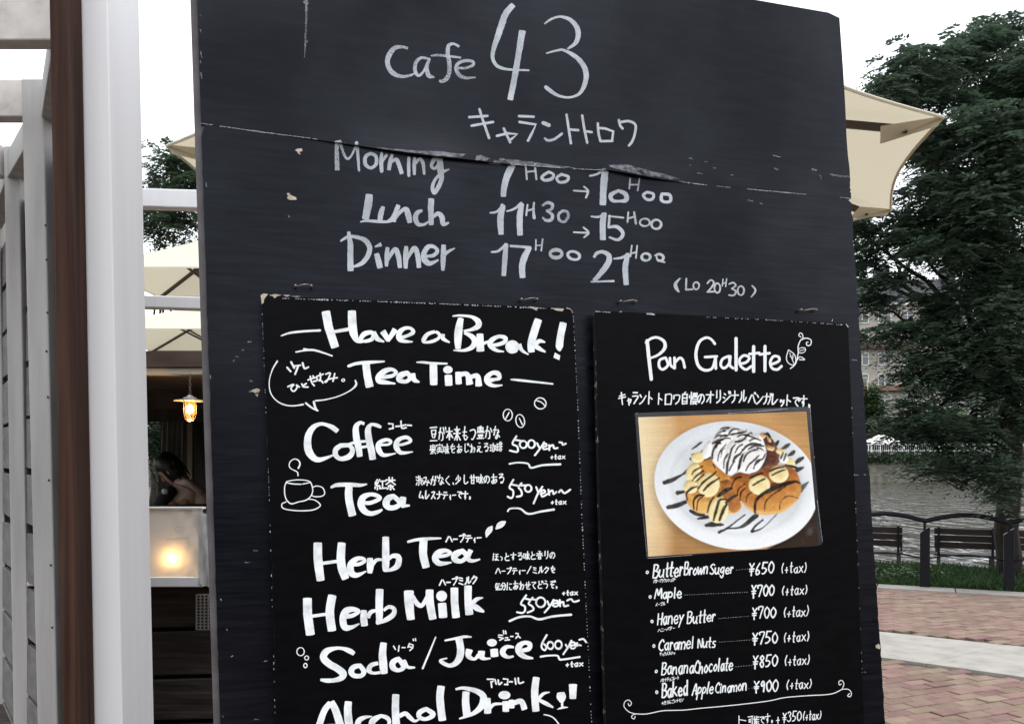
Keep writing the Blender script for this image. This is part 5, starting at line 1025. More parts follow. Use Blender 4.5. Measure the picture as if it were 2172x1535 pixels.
pv = [bp(x0c + x / scc, y0c + y / scc, MH + .0006) for x, y in zip(XX.ravel(), YY.ravel())]
W1 = GW + 1
pfc = [(j * W1 + i, (j + 1) * W1 + i, (j + 1) * W1 + i + 1, j * W1 + i + 1) for j in range(GH) for i in range(GW)]
po = link('printed_sheet', pv, pfc, m, card)
ca_ = po.data.color_attributes.new('print', 'FLOAT_COLOR', 'POINT')
ca_.data.foreach_set('color', np.concatenate([IMG.reshape(-1, 3), np.ones((IMG.shape[0] * IMG.shape[1], 1))], 1).astype(np.float32).ravel())
hl = Ink(MH + .0008, CMc, 2, .3, 3)  # painted glints along the rim of the laminate
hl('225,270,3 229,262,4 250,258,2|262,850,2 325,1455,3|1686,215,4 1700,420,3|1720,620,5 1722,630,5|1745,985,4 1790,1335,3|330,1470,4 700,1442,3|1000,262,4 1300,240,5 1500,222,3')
hl.build('laminate_glint', M['faint'], card)['kind'] = 'stuff'

# ------------------------------------------------------------------ posts and slatted pergola beside the board
def lean_box(name, Yf, Yb, ul0, ul1, ur0, ur1, m, parent, zt=3.3, bev=.004):
    """upright timber: front face runs between photo lines given at rows 0 and 1535, carried down to the ground"""
    vtop = CV - (zt - EYE) / Yf * F; vbot = CV + (EYE - .0) / Yf * F
    X = lambda u0, u1, v: (u0 + (u1 - u0) * v / 1535 - CU) / F * Yf
    q = []
    for v, z in ((vbot, 0.0), (vtop, zt)):
        xl, xr = X(ul0, ul1, v), X(ur0, ur1, v)
        q += [(xl, Yf, z), (xr, Yf, z), (xr, Yb, z), (xl, Yb, z)]
    loc = parent.location if parent else Vector()
    return MB().add([Vector(p) - loc for p in q], BOXF).build(name, m, parent, bevel=bev)
wp_ = lean_box('white_post', 1.55, 1.685, 165, 195, 228, 260, M['white_wood'], None, bev=.0025)
tag(wp_, 'smooth white painted post standing nearest beside the blackboard', 'post')
bpst = lean_box('brown_post', 1.48, 1.546, 103, 131, 135, 163, M['brown_wood'], None)
tag(bpst, 'brown stained timber upright fixed along the smooth white post', 'post')
fen = empty('slatted_fence', (-1.33, 2.42, 0)); tag(fen, 'weathered white slatted pergola fence running back from the brown upright', 'fence')
lean_box('post', 2.42, 2.49, 40, 79, 87, 122, M['grey_wood'], fen, 2.70)
lean_box('post', 2.93, 3.0, 2, 28, 34, 62, M['grey_wood'], fen, 2.70)
lean_box('post', 3.55, 3.62, -38, -14, -8, 16, M['grey_wood'], fen, 2.70)
pA, pB, pC, pD = Vector((-.84, 1.66, 0)), Vector((-1.335, 2.46, 0)), Vector((-1.74, 2.97, 0)), Vector((-2.2, 3.6, 0))
def slats(a, b, n, z0, z1, parent):
    d = (b - a).normalized(); nrm = Vector((-d.y, d.x, 0)); nrm = nrm if nrm.x > 0 else -nrm
    hgt = (z1 - z0) / n
    for i in range(n):
        zc = z0 + hgt * (i + .5); tl = R.uniform(-.012, .012)
        p, q = a + nrm * .035 + Vector((0, 0, zc + tl)), b + nrm * .035 + Vector((0, 0, zc - tl + R.uniform(-.006, .006)))
        MB().bar(p - parent.location, q - parent.location, .018, hgt - .022).build('slat', M['slat_wood'], parent, bevel=.002)
    bk = MB().bar(a + nrm * .075 + Vector((0, 0, (z0 + z1) / 2)) - parent.location, b + nrm * .075 + Vector((0, 0, (z0 + z1) / 2)) - parent.location, .012, z1 - z0)
    bk.build('dark_gap_sheet', M['dark_gap'], parent)  # dark sheet added behind the slats so their gaps show dark
nl = MB()
for v_, u_ in ((478, 101), (551, 103), (663, 105), (745, 103), (842, 106), (1018, 108), (1198, 112), (1330, 115)):
    q = at(u_ - 4, v_, 2.419) - fen.location; nl.add([q + Vector((math.cos(a) * .0035, -.001, math.sin(a) * .0035)) for a in (0, 1.05, 2.1, 3.14, 4.19, 5.24)], [(0, 5, 4, 3, 2, 1)])
nl.build('nail_heads', M['dark_gap'], fen)['kind'] = 'stuff'
slats(pA, pB, 13, .05, 2.52, fen); slats(pB, pC, 13, .05, 2.52, fen); slats(pC, pD, 13, .05, 2.52, fen)
for a, b in ((pA, pB), (pB, pC), (pC, pD)):
    d = (b - a).normalized()
    MB().bar(a + Vector((0, 0, 2.635)) - fen.location, b + Vector((0, 0, 2.635)) - fen.location, .055, .09).build('top_plate', M['grey_wood'], fen, bevel=.003)
pg = empty('pergola_roof', (-1.8, 2.4, 2.6)); tag(pg, 'row of weathered white crossbeams overhead above the slatted fence', 'pergola')
for Y, xr in ((2.0, -.93), (2.44, -1.405), (2.93, -1.77), (3.42, -2.06)):
    MB().box(-3.4 + 1.8, xr + 1.8, Y - 2.4, Y + .05 - 2.4, 0, .108).build('crossbeam', M['aged_white'], pg, bevel=.004)
MB().box(-2.36 + 1.8, -2.31 + 1.8, -.45, 1.3, -.06, 0).build('runner', M['aged_white'], pg)

# ------------------------------------------------------------------ terrace behind: frame, fence, screen, pavilion
tf = empty('terrace_frame', (-1.1, 3.0, 0)); tag(tf, 'white painted beam frame crossing between the smooth post and the board', 'frame')
for v0, v1 in ((402, 441), (629, 655)):
    z1_, z0_ = EYE + (CV - v0) / F * 3, EYE + (CV - v1) / F * 3
    MB().add([(-.42, 0, z0_ + .012), (1.3, 0, z0_ - .04), (1.3, .05, z0_ - .04), (-.42, .05, z0_ + .012), (-.42, 0, z1_ + .012), (1.3, 0, z1_ - .04), (1.3, .05, z1_ - .04), (-.42, .05, z1_ + .012)], BOXF).build('beam', M['white_wood'], tf, bevel=.004)
MB().box(-.47, -.425, 0, .05, 0, 2.62).build('upright', M['white_wood'], tf); MB().box(1.305, 1.35, 0, .05, 0, 2.6).build('upright', M['white_wood'], tf)
pf = empty('plank_fence', (-1.25, 2.95, 0)); tag(pf, 'low dark fence of old planks under the pale screen', 'fence')
Yp = 2.95
for k, (va, vb) in enumerate(((1236, 1334), (1343, 1435), (1444, 1530), (1540, 1630), (1640, 1725), (1735, 1820), (1830, 1915))):
    zt_, zb_ = EYE - (va - CV) / F * Yp, EYE - (vb - CV) / F * Yp
    if zb_ < .02: zb_ = .02
    MB().add([(-.42, .012, zb_ - .01), (.5, -.01, zb_ + .02), (.5, .014, zb_ + .02), (-.42, .036, zb_ - .01), (-.42, .012, zt_ - .01), (.5, -.01, zt_ + .02), (.5, .014, zt_ + .02), (-.42, .036, zt_ - .01)], BOXF).build('plank', M['dark_plank'], pf, bevel=.004)
MB().box(-.42, .5, .05, .07, 0, 1.18).build('dark_gap_sheet', M['dark_gap'], pf)
MB().box(-.42, .5, -.03, .06, 1.182, 1.2).build('cap_rail', M['aged_white'], pf, bevel=.003)
gx0, gx1 = (414 - CU) / F * 2.9 + 1.25, (452 - CU) / F * 2.9 + 1.25; gz1, gz0 = EYE - (1262 - CV) / F * 2.9, EYE - (1336 - CV) / F * 2.9
g = MB(); nx, nz = 6, 11
for i in range(nx + 1):
    x = gx0 + (gx1 + .02 - gx0) * i / nx; g.box(x - .0022, x + .0022, -.040, -.037, gz0, gz1)
for j in range(nz + 1):
    z = gz0 + (gz1 - gz0) * j / nz; g.box(gx0, gx1 + .02, -.0365, -.034, z - .0022, z + .0022)
gr = g.build('perforated_grille', M['steel'], None); gr.location = pf.location; tag(gr, 'small square holed metal grille on the dark planks', 'grille')
# translucent screen with a glowing lamp behind it
m = bpy.data.materials.new('frosted_sheet'); m.use_nodes = True; M['frost'] = m; nt = m.node_tree
b = bsdf(m); b.inputs['Base Color'].default_value = (.70, .69, .67, 1); b.inputs['Roughness'].default_value = .4
tl = nd(m, 'ShaderNodeBsdfTranslucent'); tl.inputs['Color'].default_value = (.62, .58, .52, 1); mx = nd(m, 'ShaderNodeMixShader'); mx.inputs[0].default_value = .28
nt.links.new(b.outputs[0], mx.inputs[1]); nt.links.new(tl.outputs[0], mx.inputs[2]); nt.links.new(mx.outputs[0], nt.nodes['Material Output'].inputs['Surface'])
sc_ = empty('frosted_screen', (-1.25, 2.86, 1.2)); tag(sc_, 'pale frosted plastic screen with a glowing spot on the plank fence', 'screen')
z1_ = EYE - (1084 - CV) / F * 2.86 - 1.2; xr = (430 - CU) / F * 2.86 + 1.25
gvv, gff = [], []
NXs, NZs = 24, 10
for j in range(NZs + 1):
    for i in range(NXs + 1):
        x = -.35 + (xr + .35) * i / NXs; z = .004 + (z1_ - .004) * j / NZs
        wv = .006 * max(0, (i / NXs - .7)) * 3 * math.sin(i * 2.1 + j * 1.3)
        gvv.append((x, wv, z + .012 * (i / NXs) * (j / NZs)))
for j in range(NZs):
    for i in range(NXs): a = j * (NXs + 1) + i; gff.append((a, a + 1, a + NXs + 2, a + NXs + 1))
link('sheet', gvv, gff, M['frost'], sc_, True)
MB().box(-.35, xr, -.004, .03, -.012, .022).build('bottom_rail', M['white_wood'], sc_, bevel=.003)
MB().box(-.35, xr, -.004, .03, z1_ + .008, z1_ + .014).build('top_rail', M['white_wood'], sc_)
fd, fdf = [], []
for j in range(9):                                       # the crumpled end of the sheet
    for i in range(7):
        fd.append((xr - .012 + .010 * i, -.006 - .012 * math.sin(i * 1.9 + j * .8) * (i / 6), .0 + z1_ * (j / 8) * (1 - .08 * i / 6) - .02 * (i / 6) * (8 - j) / 8))
for j in range(8):
    for i in range(6): a = j * 7 + i; fdf.append((a, a + 1, a + 8, a + 7))
M['film'] = vary(mat('white_plastic_film', (.55, .55, .55), .35, .5), [(.42, .42, .42), (.62, .62, .62)], (3, 1, 1), 20, 4)
link('loose_film', fd, fdf, M['film'], sc_, True)
k_ = MB()
cx, cz = (379 - CU) / F * 2.86 + 1.25, EYE - (1122 - CV) / F * 2.86 - 1.2
for a in range(10):
    t0, t1 = a * .5, a * .5 + .5
    k_.add([(cx + .011 * math.cos(t0), -.0035, cz + .011 * math.sin(t0)), (cx + .011 * math.cos(t1), -.0035, cz + .011 * math.sin(t1)), (cx + .0085 * math.cos(t1), -.0035, cz + .0085 * math.sin(t1)), (cx + .0085 * math.cos(t0), -.0035, cz + .0085 * math.sin(t0))], [(0, 1, 2, 3)])
for a in range(11): k_.add([(cx - .04 + a * .0068, -.0035, cz - .036 + .0012 * a * .4), (cx - .036 + a * .0068, -.0035, cz - .036 + .0012 * a * .4), (cx - .036 + a * .0068, -.0035, cz - .031 + .0012 * a * .4), (cx - .04 + a * .0068, -.0035, cz - .031 + .0012 * a * .4)], [(0, 1, 2, 3)])
k_.build('faint_print', M['film'], sc_)
def emit(name, col, s):
    m = bpy.data.materials.new(name); m.use_nodes = True; n = m.node_tree; e = n.nodes.new('ShaderNodeEmission'); e.inputs[0].default_value = (*col, 1); e.inputs[1].default_value = s
    n.links.new(e.outputs[0], n.nodes['Material Output'].inputs['Surface']); return m
M['glow'] = emit('warm_filament', (1.0, .56, .16), 42)
M['glow2'] = emit('warm_bulb', (1.0, .58, .2), 55)
lt = empty('table_lantern', ((375 - CU) / F * 2.90, 2.886, EYE - (1182 - CV) / F * 2.90)); tag(lt, 'small warm bulb light glowing through the frosted screen', 'lamp')
MB().lathe((0, 0, 0), [(.0005, .013), (.008, .01), (.011, 0), (.008, -.01), (.0005, -.013)], 14).build('bulb', M['glow2'], lt, True)
MB().lathe((0, 0, 0), [(.007, -.012), (.009, -.03), (.012, -.031), (.012, -.035), (.0005, -.035)], 12).build('socket', M['wire'], lt)
ca = Vector((lt.location.x, lt.location.y, 1.2))

# pavilion at the back of the terrace
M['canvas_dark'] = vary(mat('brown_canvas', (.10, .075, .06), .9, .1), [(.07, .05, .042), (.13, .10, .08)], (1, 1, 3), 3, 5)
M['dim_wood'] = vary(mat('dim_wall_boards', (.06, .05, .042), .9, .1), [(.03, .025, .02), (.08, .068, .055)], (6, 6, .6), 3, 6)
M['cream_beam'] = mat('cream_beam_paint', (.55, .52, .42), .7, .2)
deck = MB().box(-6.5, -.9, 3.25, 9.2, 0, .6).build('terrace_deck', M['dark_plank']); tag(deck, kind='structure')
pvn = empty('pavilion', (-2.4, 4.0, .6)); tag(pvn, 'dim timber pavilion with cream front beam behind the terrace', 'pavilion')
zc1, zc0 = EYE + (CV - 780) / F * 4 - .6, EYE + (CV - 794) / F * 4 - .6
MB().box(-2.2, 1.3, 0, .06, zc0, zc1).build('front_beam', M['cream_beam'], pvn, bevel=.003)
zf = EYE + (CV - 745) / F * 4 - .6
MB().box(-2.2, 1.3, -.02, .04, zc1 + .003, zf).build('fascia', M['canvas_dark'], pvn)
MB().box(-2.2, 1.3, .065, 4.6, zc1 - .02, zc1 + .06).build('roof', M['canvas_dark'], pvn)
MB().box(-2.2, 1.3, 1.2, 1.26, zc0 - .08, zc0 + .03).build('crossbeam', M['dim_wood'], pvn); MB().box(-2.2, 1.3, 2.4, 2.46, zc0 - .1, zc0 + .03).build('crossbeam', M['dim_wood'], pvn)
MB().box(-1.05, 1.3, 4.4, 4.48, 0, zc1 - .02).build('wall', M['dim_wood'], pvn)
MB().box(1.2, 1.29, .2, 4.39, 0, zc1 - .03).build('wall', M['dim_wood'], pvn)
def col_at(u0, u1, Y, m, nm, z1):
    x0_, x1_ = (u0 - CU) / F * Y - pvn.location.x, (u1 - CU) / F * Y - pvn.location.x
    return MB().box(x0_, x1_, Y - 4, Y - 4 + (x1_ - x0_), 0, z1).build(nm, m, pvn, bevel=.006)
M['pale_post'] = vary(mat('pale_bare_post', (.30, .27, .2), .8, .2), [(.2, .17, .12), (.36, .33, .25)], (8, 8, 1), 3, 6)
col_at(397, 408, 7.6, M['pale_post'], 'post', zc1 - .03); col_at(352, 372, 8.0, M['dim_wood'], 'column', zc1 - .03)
cv, cf = [], []                                          # grey curtain tied beside the column
M['curtain'] = vary(mat('grey_curtain', (.22, .22, .20), .9, .1), [(.14, .14, .13), (.28, .28, .26)], (12, 1, 1), 3, 4)
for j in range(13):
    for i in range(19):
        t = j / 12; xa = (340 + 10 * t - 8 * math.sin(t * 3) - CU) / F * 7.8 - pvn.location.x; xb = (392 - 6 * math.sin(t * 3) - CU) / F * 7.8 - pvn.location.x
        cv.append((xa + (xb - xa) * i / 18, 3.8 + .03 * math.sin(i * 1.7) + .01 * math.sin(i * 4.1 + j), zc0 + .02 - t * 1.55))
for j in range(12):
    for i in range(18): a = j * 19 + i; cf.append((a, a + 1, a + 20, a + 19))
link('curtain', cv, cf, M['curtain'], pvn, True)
lobes_tree('shrub', 'dark shrub seen beside the grey curtain through the pavilion', (-3.75, 9.6, 0), [(325, 880, 9.4, 34, 70), (300, 960, 9.4, 40, 60), (350, 960, 9.6, 30, 60)], 420, .07, .22, M['leaf_bush'], 21, .04, None, None, 'shrub')
# hanging lamp
LY = 3.93; lp = at(403, 860, LY)
la = empty('hanging_lamp', lp); tag(la, 'lit caged bulb lamp hanging on a chain from the cream beam', 'lamp')
U = LY / F
def zrow(v): return (860 - v) * U
chn = MB()
for i in range(7):
    z = zrow(838) + i * 7.2 * U; pts = []
    for k in range(11):
        a = 2 * math.pi * k / 10; e = Vector((math.cos(a) * 2.4 * U, 0, math.sin(a) * 5 * U))
        pts.append(Vector((e.x if i % 2 else 0, 0 if i % 2 else e.x, z + e.z)))
    chn.tube(pts, .55 * U, 5, False)
chn.build('chain', M['wire'], la)
MB().lathe((0, 0, 0), [(.0005, zrow(838)), (5 * U, zrow(838)), (7 * U, zrow(841)), (13 * U, zrow(843)), (14 * U, zrow(846)), (33 * U, zrow(849)), (33 * U, zrow(850.5)), (14 * U, zrow(850)), (.0005, zrow(850))], 24).build('shade', M['steel'], la)
m = mat('amber_glass', (1, .72, .42), .05, .5); bsdf(m).inputs['Transmission Weight'].default_value = .95; bsdf(m).inputs['IOR'].default_value = 1.12; M['amber'] = m
MB().lathe((0, 0, 0), [(11.5 * U, zrow(850.5)), (12 * U, zrow(860)), (12 * U, zrow(872)), (10.5 * U, zrow(882)), (6 * U, zrow(889)), (.0005, zrow(891))], 20).build('glass_dome', M['amber'], la, True)
MB().lathe((0, 0, 0), [(.0005, zrow(857)), (5 * U, zrow(859)), (7.5 * U, zrow(866)), (6 * U, zrow(874)), (.0005, zrow(878))], 16).build('bulb', M['glow'], la, True)
cg = MB()
for k in range(6):
    a = math.pi * k / 3; c_, s_ = math.cos(a), math.sin(a)
    cg.tube([(c_ * r * U, s_ * r * U, zrow(v)) for r, v in ((13, 850), (13.6, 860), (13.6, 873), (12, 884), (7, 891.5), (1, 893))], .5 * U, 5)
for v in (860, 872): cg.tube([(math.cos(a * .35) * 13.6 * U, math.sin(a * .35) * 13.6 * U, zrow(v)) for a in range(19)], .5 * U, 5, False)
cg.build('cage', M['wire'], la)
pl = bpy.data.lights.new('lamp_light', 'POINT'); pl.energy = 1.2; pl.color = (1, .62, .28); pl.shadow_soft_size = .03
po_ = bpy.data.objects.new('lamp_light', pl); COL.objects.link(po_); po_.parent = la; po_.location = (0, 0, -.09)

# ------------------------------------------------------------------ parasols
def canvas(name, col, tr):
    m = mat(name, col, .85, .1); nt = m.node_tree; b = bsdf(m); t = nd(m, 'ShaderNodeBsdfTranslucent'); t.inputs['Color'].default_value = (*tr, 1)
    x = nd(m, 'ShaderNodeMixShader'); x.inputs[0].default_value = .5; nt.links.new(b.outputs[0], x.inputs[1]); nt.links.new(t.outputs[0], x.inputs[2]); nt.links.new(x.outputs[0], nt.nodes['Material Output'].inputs['Surface']); return m
M['canvas'] = canvas('cream_canvas', (.82, .79, .67), (.44, .40, .30))
M['rib'] = mat('dark_brown_rib', (.05, .032, .026), .5, .4)
PC = Vector((.2, 4.52, 0)); PR = 1.891; zr, za = EYE + 1.4, EYE + 2.0
um = empty('parasol', PC); tag(um, 'big cream parasol reaching out past both sides of the blackboard', 'parasol', 'parasols')
nrib = 9; a0 = math.radians(4.6); cvv, cff = [], []
NA, NRr = 12, 10
apex = Vector((0, 0, za))
def rim(a): return Vector((math.cos(a) * PR, math.sin(a) * PR, zr))
for k in range(nrib):
    A_, B_ = rim(a0 + k * 2 * math.pi / nrib), rim(a0 + (k + 1) * 2 * math.pi / nrib); base = len(cvv)
    for j in range(NRr + 1):
        t = j / NRr
        for i in range(NA + 1):
            s_ = i / NA; p = A_.lerp(B_, s_); inn = 1 - .036 * math.sin(math.pi * s_) * t
            q = Vector((p.x * t * inn, p.y * t * inn, za + (zr - za) * (t ** 1.06) - .03 * math.sin(math.pi * s_) * t * (1 - t) * 2 + .0 * s_)); cvv.append(q)
    for j in range(NRr):
        for i in range(NA): c_ = base + j * (NA + 1) + i; cff.append((c_, c_ + 1, c_ + NA + 2, c_ + NA + 1))
link('canopy', cvv, cff, M['canvas'], um, True)
hem = MB()
for k in range(nrib):
    A_, B_ = rim(a0 + k * 2 * math.pi / nrib), rim(a0 + (k + 1) * 2 * math.pi / nrib); q = []
    for i in range(15):
        s_ = i / 14; p = A_.lerp(B_, s_); inn = 1 - .036 * math.sin(math.pi * s_); q.append((p.x * inn, p.y * inn, zr))
    hem.tube(q, .007, 5)
hem.build('hem', M['canvas'], um)
for k in range(nrib):
    a = a0 + k * 2 * math.pi / nrib; e = rim(a)
    MB().bar(Vector((0, 0, za - .045)), e * .93 + Vector((0, 0, zr * .07 + .0 - .02)), .022, .03).build('rib', M['rib'], um)
    d = Vector((math.cos(a), math.sin(a), 0)); n_ = Vector((-d.y, d.x, 0))
    MB().add([e + Vector((0, 0, .006)), e - d * .22 + n_ * .085 + Vector((0, 0, -.012)), e - d * .24 + Vector((0, 0, -.055)), e - d * .22 - n_ * .085 + Vector((0, 0, -.012)), e - d * .02 + Vector((0, 0, -.03))], [(0, 1, 2, 4), (0, 4, 2, 3)]).build('corner_pocket', M['canvas'], um)
    MB().bar(Vector((0, 0, za - .75)) + d * .05, Vector((e.x * .5, e.y * .5, (za + zr) / 2 - .06)), .014, .02).build('strut', M['rib'], um)
MB().tube([(0, 0, 0), (0, 0, za + .02)], .026, 12).build('pole', M['rib'], um, True); MB().lathe((0, 0, za), [(.04, -.1), (.05, -.06), (.05, 0), (.02, .05), (.0005, .07)], 14).build('finial', M['rib'], um)
MB().lathe((0, 0, 0), [(.0005, .10), (.06, .10), (.08, .07), (.34, .06), (.36, .03), (.36, 0)], 24).build('base', M['iron'], um)
def square_parasol(cx, cy, hx, hy, zr, za, label, val):
    t = empty('parasol', (cx, cy, 0)); tag(t, label, 'parasol', 'parasols')
    c = [(-hx, -hy, zr), (hx, -hy, zr), (hx, hy, zr), (-hx, hy, zr), (0, 0, za)]
    vv, ff = [], []
    for k in range(4):
        A_, B_ = Vector(c[k]), Vector(c[(k + 1) % 4]); base = len(vv); N = 10
        for j in range(N + 1):
            for i in range(N + 1):
                s_, q = i / N, j / N; p = A_.lerp(B_, s_); r = Vector(c[4]).lerp(p, q); r.z -= .05 * math.sin(math.pi * q) * math.sin(math.pi * s_); vv.append(r)
        for j in range(N):
            for i in range(N): a = base + j * (N + 1) + i; ff.append((a, a + 1, a + N + 2, a + N + 1))
    link('canopy', vv, ff, M['canvas'], t, True)
    vl = MB()
    for k in range(4):
        A_, B_ = Vector(c[k]), Vector(c[(k + 1) % 4]); vl.add([A_, B_, B_ - Vector((0, 0, val)), A_ - Vector((0, 0, val))], [(0, 1, 2, 3)])
    vl.build('valance', M['canvas'], t)
    for k in range(4):
        A_, B_ = Vector(c[k]), Vector(c[(k + 1) % 4])
        MB().bar(Vector((0, 0, za - .05)), A_ - Vector((0, 0, .05)), .03, .04).build('rib', M['rib'], t); pass
        MB().bar(Vector((0, 0, zr - .35)), Vector((A_.x * .55, A_.y * .55, zr + (za - zr) * .42)), .03, .03).build('strut', M['rib'], t)
    MB().tube([(0, 0, 0), (0, 0, za + .05)], .035, 12).build('pole', M['rib'], t, True)
    MB().lathe((0, 0, 0), [(.0005, .10), (.06, .10), (.08, .07), (.4, .06), (.42, .03), (.42, 0)], 24).build('base', M['iron'], t)
square_parasol(-3.55, 11.2, 1.5, .9, EYE + 2.4, EYE + 3.1, 'cream square parasol between the two white beams', .02)
square_parasol(-5.3, 16.4, 2.3, 1.45, EYE + 2.4, EYE + 3.2, 'far cream square parasol lowest under the white beams', .02)

# ------------------------------------------------------------------ the guest bending over a table
M['skin'] = mat('skin', (.36, .2, .14), .55, .4); M['hair'] = mat('black_hair', (.008, .007, .007), .45, .4)
M['shirt'] = vary(mat('dusty_pink_shirt', (.36, .22, .18), .85, .2), [(.55, .42, .38), (.70, .56, .51)], (1, 1, 1), 14, 4, bump=.3, bdist=.004)
M['dark_cloth'] = mat('black_cloth', (.012, .012, .014), .8, .2); M['cuff'] = mat('pale_cuff', (.5, .5, .52), .6, .3)
def skin_mesh(name, joints, bones, m, parent=None, lv=2):
    me = bpy.data.meshes.new(name); me.from_pydata([j[0] for j in joints], bones, []); me.materials.append(m)
    o = bpy.data.objects.new(name, me); COL.objects.link(o)
    md = o.modifiers.new('skin', 'SKIN'); md.use_smooth_shade = True
    for i, j in enumerate(joints): me.skin_vertices[0].data[i].radius = j[1] if isinstance(j[1], tuple) else (j[1], j[1])
    me.skin_vertices[0].data[0].use_root = True
    s_ = o.modifiers.new('sub', 'SUBSURF'); s_.levels = lv; s_.render_levels = lv
    if parent: o.parent = parent
    return o
Yg = 6.4
def G(u, v, dy=0): return at(u, v, Yg + dy) - gp.location
gp = empty('person', (at(420, 985, Yg).x, Yg, 1.05)); tag(gp, 'seated person in a dusty pink top bending over the table with dark hair', 'person')
hip, chest, neck, head = G(452, 1140), G(402, 1046), G(379, 1018), G(362, 1000)
body = skin_mesh('body', [(hip, (.16, .13)), (G(430, 1090), (.14, .11)), (chest, (.15, .11)), (neck, (.055, .055)), (G(371, 1010), (.05, .05)),
    (G(395, 1040, -.17), (.06, .06)), (G(385, 1085, -.26), (.045, .045)), (G(352, 1066, -.30), (.035, .035)), (G(338, 1062, -.3), (.03, .02)), (G(400, 1040, .17), (.06, .06)), (G(375, 1085, .24), (.045, .045)), (G(345, 1070, .2), (.033, .033)),
    (G(425, 1165, -.1), (.085, .085)), (G(345, 1165, -.12), (.065, .065)), (G(350, 1275, -.12), (.045, .045)), (G(325, 1278, -.12), (.035, .03)), (G(425, 1165, .1), (.085, .085)), (G(345, 1165, .12), (.065, .065)), (G(350, 1275, .12), (.045, .045)), (G(325, 1278, .12), (.035, .03))],
    [(0, 1), (1, 2), (2, 3), (3, 4), (2, 5), (5, 6), (6, 7), (7, 8), (2, 9), (9, 10), (10, 11), (0, 12), (12, 13), (13, 14), (14, 15), (0, 16), (16, 17), (17, 18), (18, 19)], M['skin'], gp)
hd_ = MB(); pr_ = [(.0005, -.115), (.035, -.105), (.058, -.07), (.070, -.02), (.076, .03), (.07, .075), (.045, .105), (.0005, .115)]
hd_.lathe((0, 0, 0), pr_, 18)
for q in hd_.v: q.y *= .88
ho = hd_.build('head', M['skin'], gp, True); ho.location = head; ho.rotation_euler = (0, math.radians(-38), 0)
MB().add([(-.075, -.012, .01), (-.075, .012, .01), (-.098, 0, -.028), (-.07, -.016, -.034), (-.07, .016, -.034)], [(0, 2, 1), (0, 3, 2), (1, 2, 4), (2, 3, 4)]).build('nose', M['skin'], ho, True)
for s_ in (-1, 1):
    MB().lathe((-.066, .028 * s_, .012), [(.0005, .006), (.008, .003), (.009, 0), (.008, -.003), (.0005, -.006)], 10).build('eye', M['hair'], ho, True)
    MB().lathe((.004, .068 * s_, -.005), [(.0005, .03), (.013, .02), (.015, 0), (.01, -.02), (.0005, -.03)], 10).build('ear', M['skin'], ho, True)
MB().box(-.072, -.062, -.02, .02, -.062, -.054).build('mouth', mat('lips', (.25, .1, .09), .5, .3), ho)
hr = MB(); hr.lathe((.012, 0, .028), [(.0005, -.12), (.05, -.115), (.075, -.075), (.088, -.02), (.092, .03), (.08, .085), (.05, .115), (.0005, .125)], 22)
for q in hr.v:
    q.y *= .95; k = noise.noise(q * 28) * .012; q += q.normalized() * k
    if q.x < -.03 and q.z < .05: q.x = -.03 + (q.x + .03) * .1
hro = hr.build('hair', M['hair'], ho, True)
for i in range(26):
    a = R.uniform(-2.2, 2.2); st = Vector((.02 + math.cos(a) * .08, math.sin(a) * .085, R.uniform(-.02, .08)))
    MB().tube([st, st * 1.06 + Vector((0, 0, -.05)), st * 1.02 + Vector((R.uniform(-.01, .02), 0, -.1 - R.uniform(0, .04)))], [.010, .008, .002], 5).build('hair_lock', M['hair'], ho, True) if i < 12 else None
sh = skin_mesh('shirt', [(G(452, 1138), (.175, .145)), (G(430, 1090), (.158, .128)), (chest, (.165, .125)), (G(384, 1024), (.075, .07)), (G(395, 1040, -.17), (.075, .075)), (G(388, 1072, -.24), (.062, .062)), (G(400, 1040, .17), (.075, .075)), (G(382, 1074, .22), (.062, .062))],
    [(0, 1), (1, 2), (2, 3), (2, 4), (4, 5), (2, 6), (6, 7)], M['shirt'], gp)
skin_mesh('dark_jacket', [(G(372, 1034, -.24), (.06, .05)), (G(352, 1048, -.3), (.07, .05)), (G(336, 1075, -.32), (.06, .05)), (G(330, 1100, -.32), (.05, .04))], [(0, 1), (1, 2), (2, 3)], M['dark_cloth'], gp)
MB().lathe(G(350, 1042, -.36), [(.0005, .02), (.02, .016), (.022, 0), (.02, -.016), (.0005, -.02)], 12).build('cuff', M['cuff'], gp, True)
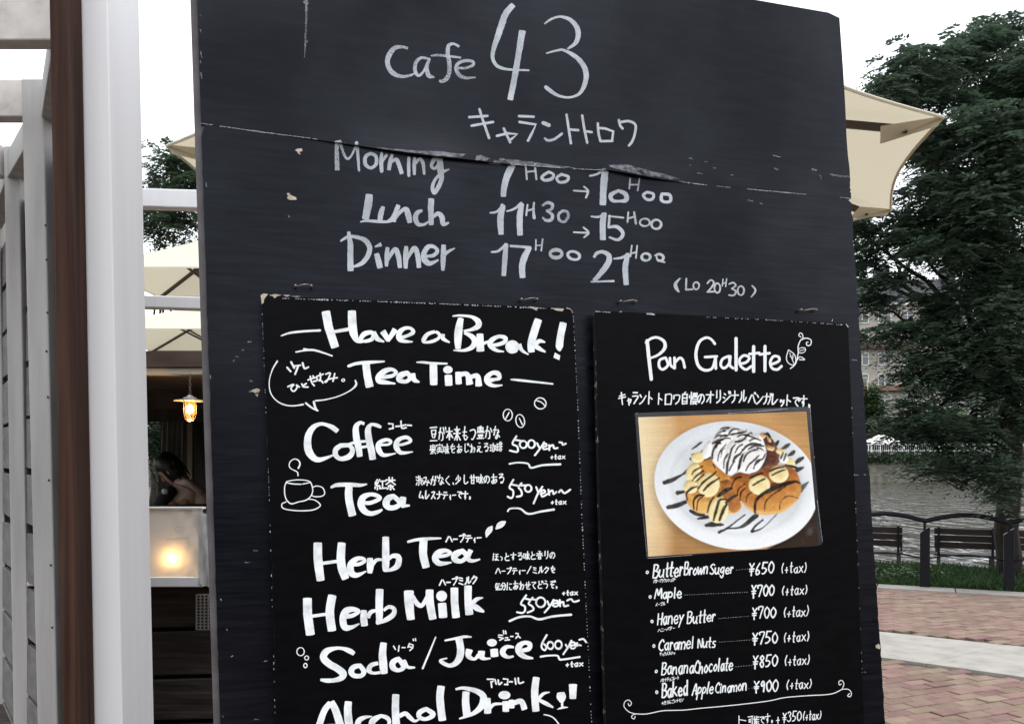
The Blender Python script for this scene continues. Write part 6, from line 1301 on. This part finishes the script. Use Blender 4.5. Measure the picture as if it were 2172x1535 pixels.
skin_mesh('trousers', [(G(450, 1150), (.18, .15)), (G(425, 1165, -.1), (.1, .1)), (G(345, 1165, -.12), (.08, .08)), (G(350, 1265, -.12), (.06, .06)), (G(425, 1165, .1), (.1, .1)), (G(345, 1165, .12), (.08, .08)), (G(350, 1265, .12), (.06, .06))], [(0, 1), (1, 2), (2, 3), (0, 4), (4, 5), (5, 6)], M['dark_cloth'], gp)
tb = empty('cafe_table', (at(345, 985, 6.1).x, 6.1, .6)); tag(tb, 'dark topped table under the bending person at the pavilion', 'table')
tz = EYE - (1070 - CV) / F * 6.1 - .6
MB().box(-.55, .28, -.35, .35, tz - .03, tz).build('table_top', M['dim_wood'], tb, bevel=.004)
for sx in (-.5, .24):
    for sy in (-.3, .3): MB().box(sx - .022, sx + .022, sy - .022, sy + .022, 0, tz - .03).build('leg', M['iron'], tb)
chx = at(450, 985, Yg).x
ch_ = empty('cafe_chair', (chx, Yg, .6)); tag(ch_, 'dark chair under the bending person in pink', 'chair')
MB().box(-.22, .24, -.22, .22, .36, .40).build('seat', M['dim_wood'], ch_)
for sx in (-.2, .22):
    for sy in (-.2, .2): MB().box(sx - .018, sx + .018, sy - .018, sy + .018, 0, .36).build('leg', M['iron'], ch_)
for sy in (-.2, .2): MB().box(.205, .24, sy - .018, sy + .018, .40, .72).build('back_post', M['iron'], ch_)
MB().box(.21, .235, -.18, .18, .56, .70).build('backrest', M['dim_wood'], ch_)

# ------------------------------------------------------------------ unseen leaf belt added behind the camera so the boards reflect something dark
tbv = MB(); rgb_ = random.Random(77)
for i in range(16000):
    x = rgb_.uniform(-26, 26); z = rgb_.uniform(.2, 1) ** .8 * (3.5 + 1.0 * noise.noise(Vector((x * .22, 3, 1))) + .7 * noise.noise(Vector((x * .8, 3, 4)))) ; y = -9.5 - rgb_.uniform(0, 2.2)
    p = Vector((x, y, z)); d = Vector((rgb_.uniform(-1, 1), rgb_.uniform(-1, 1), rgb_.uniform(-.8, .5))).normalized(); s_ = d.cross(Vector((.1, 0, 1))).normalized()
    tbv.add([p, p + d * .28 + s_ * .16, p + d * .56, p + d * .28 - s_ * .16], [(0, 1, 2, 3)])
tbo = tbv.build('added_leaf_screen', M['leaf_bush']); tag(tbo, kind='stuff')
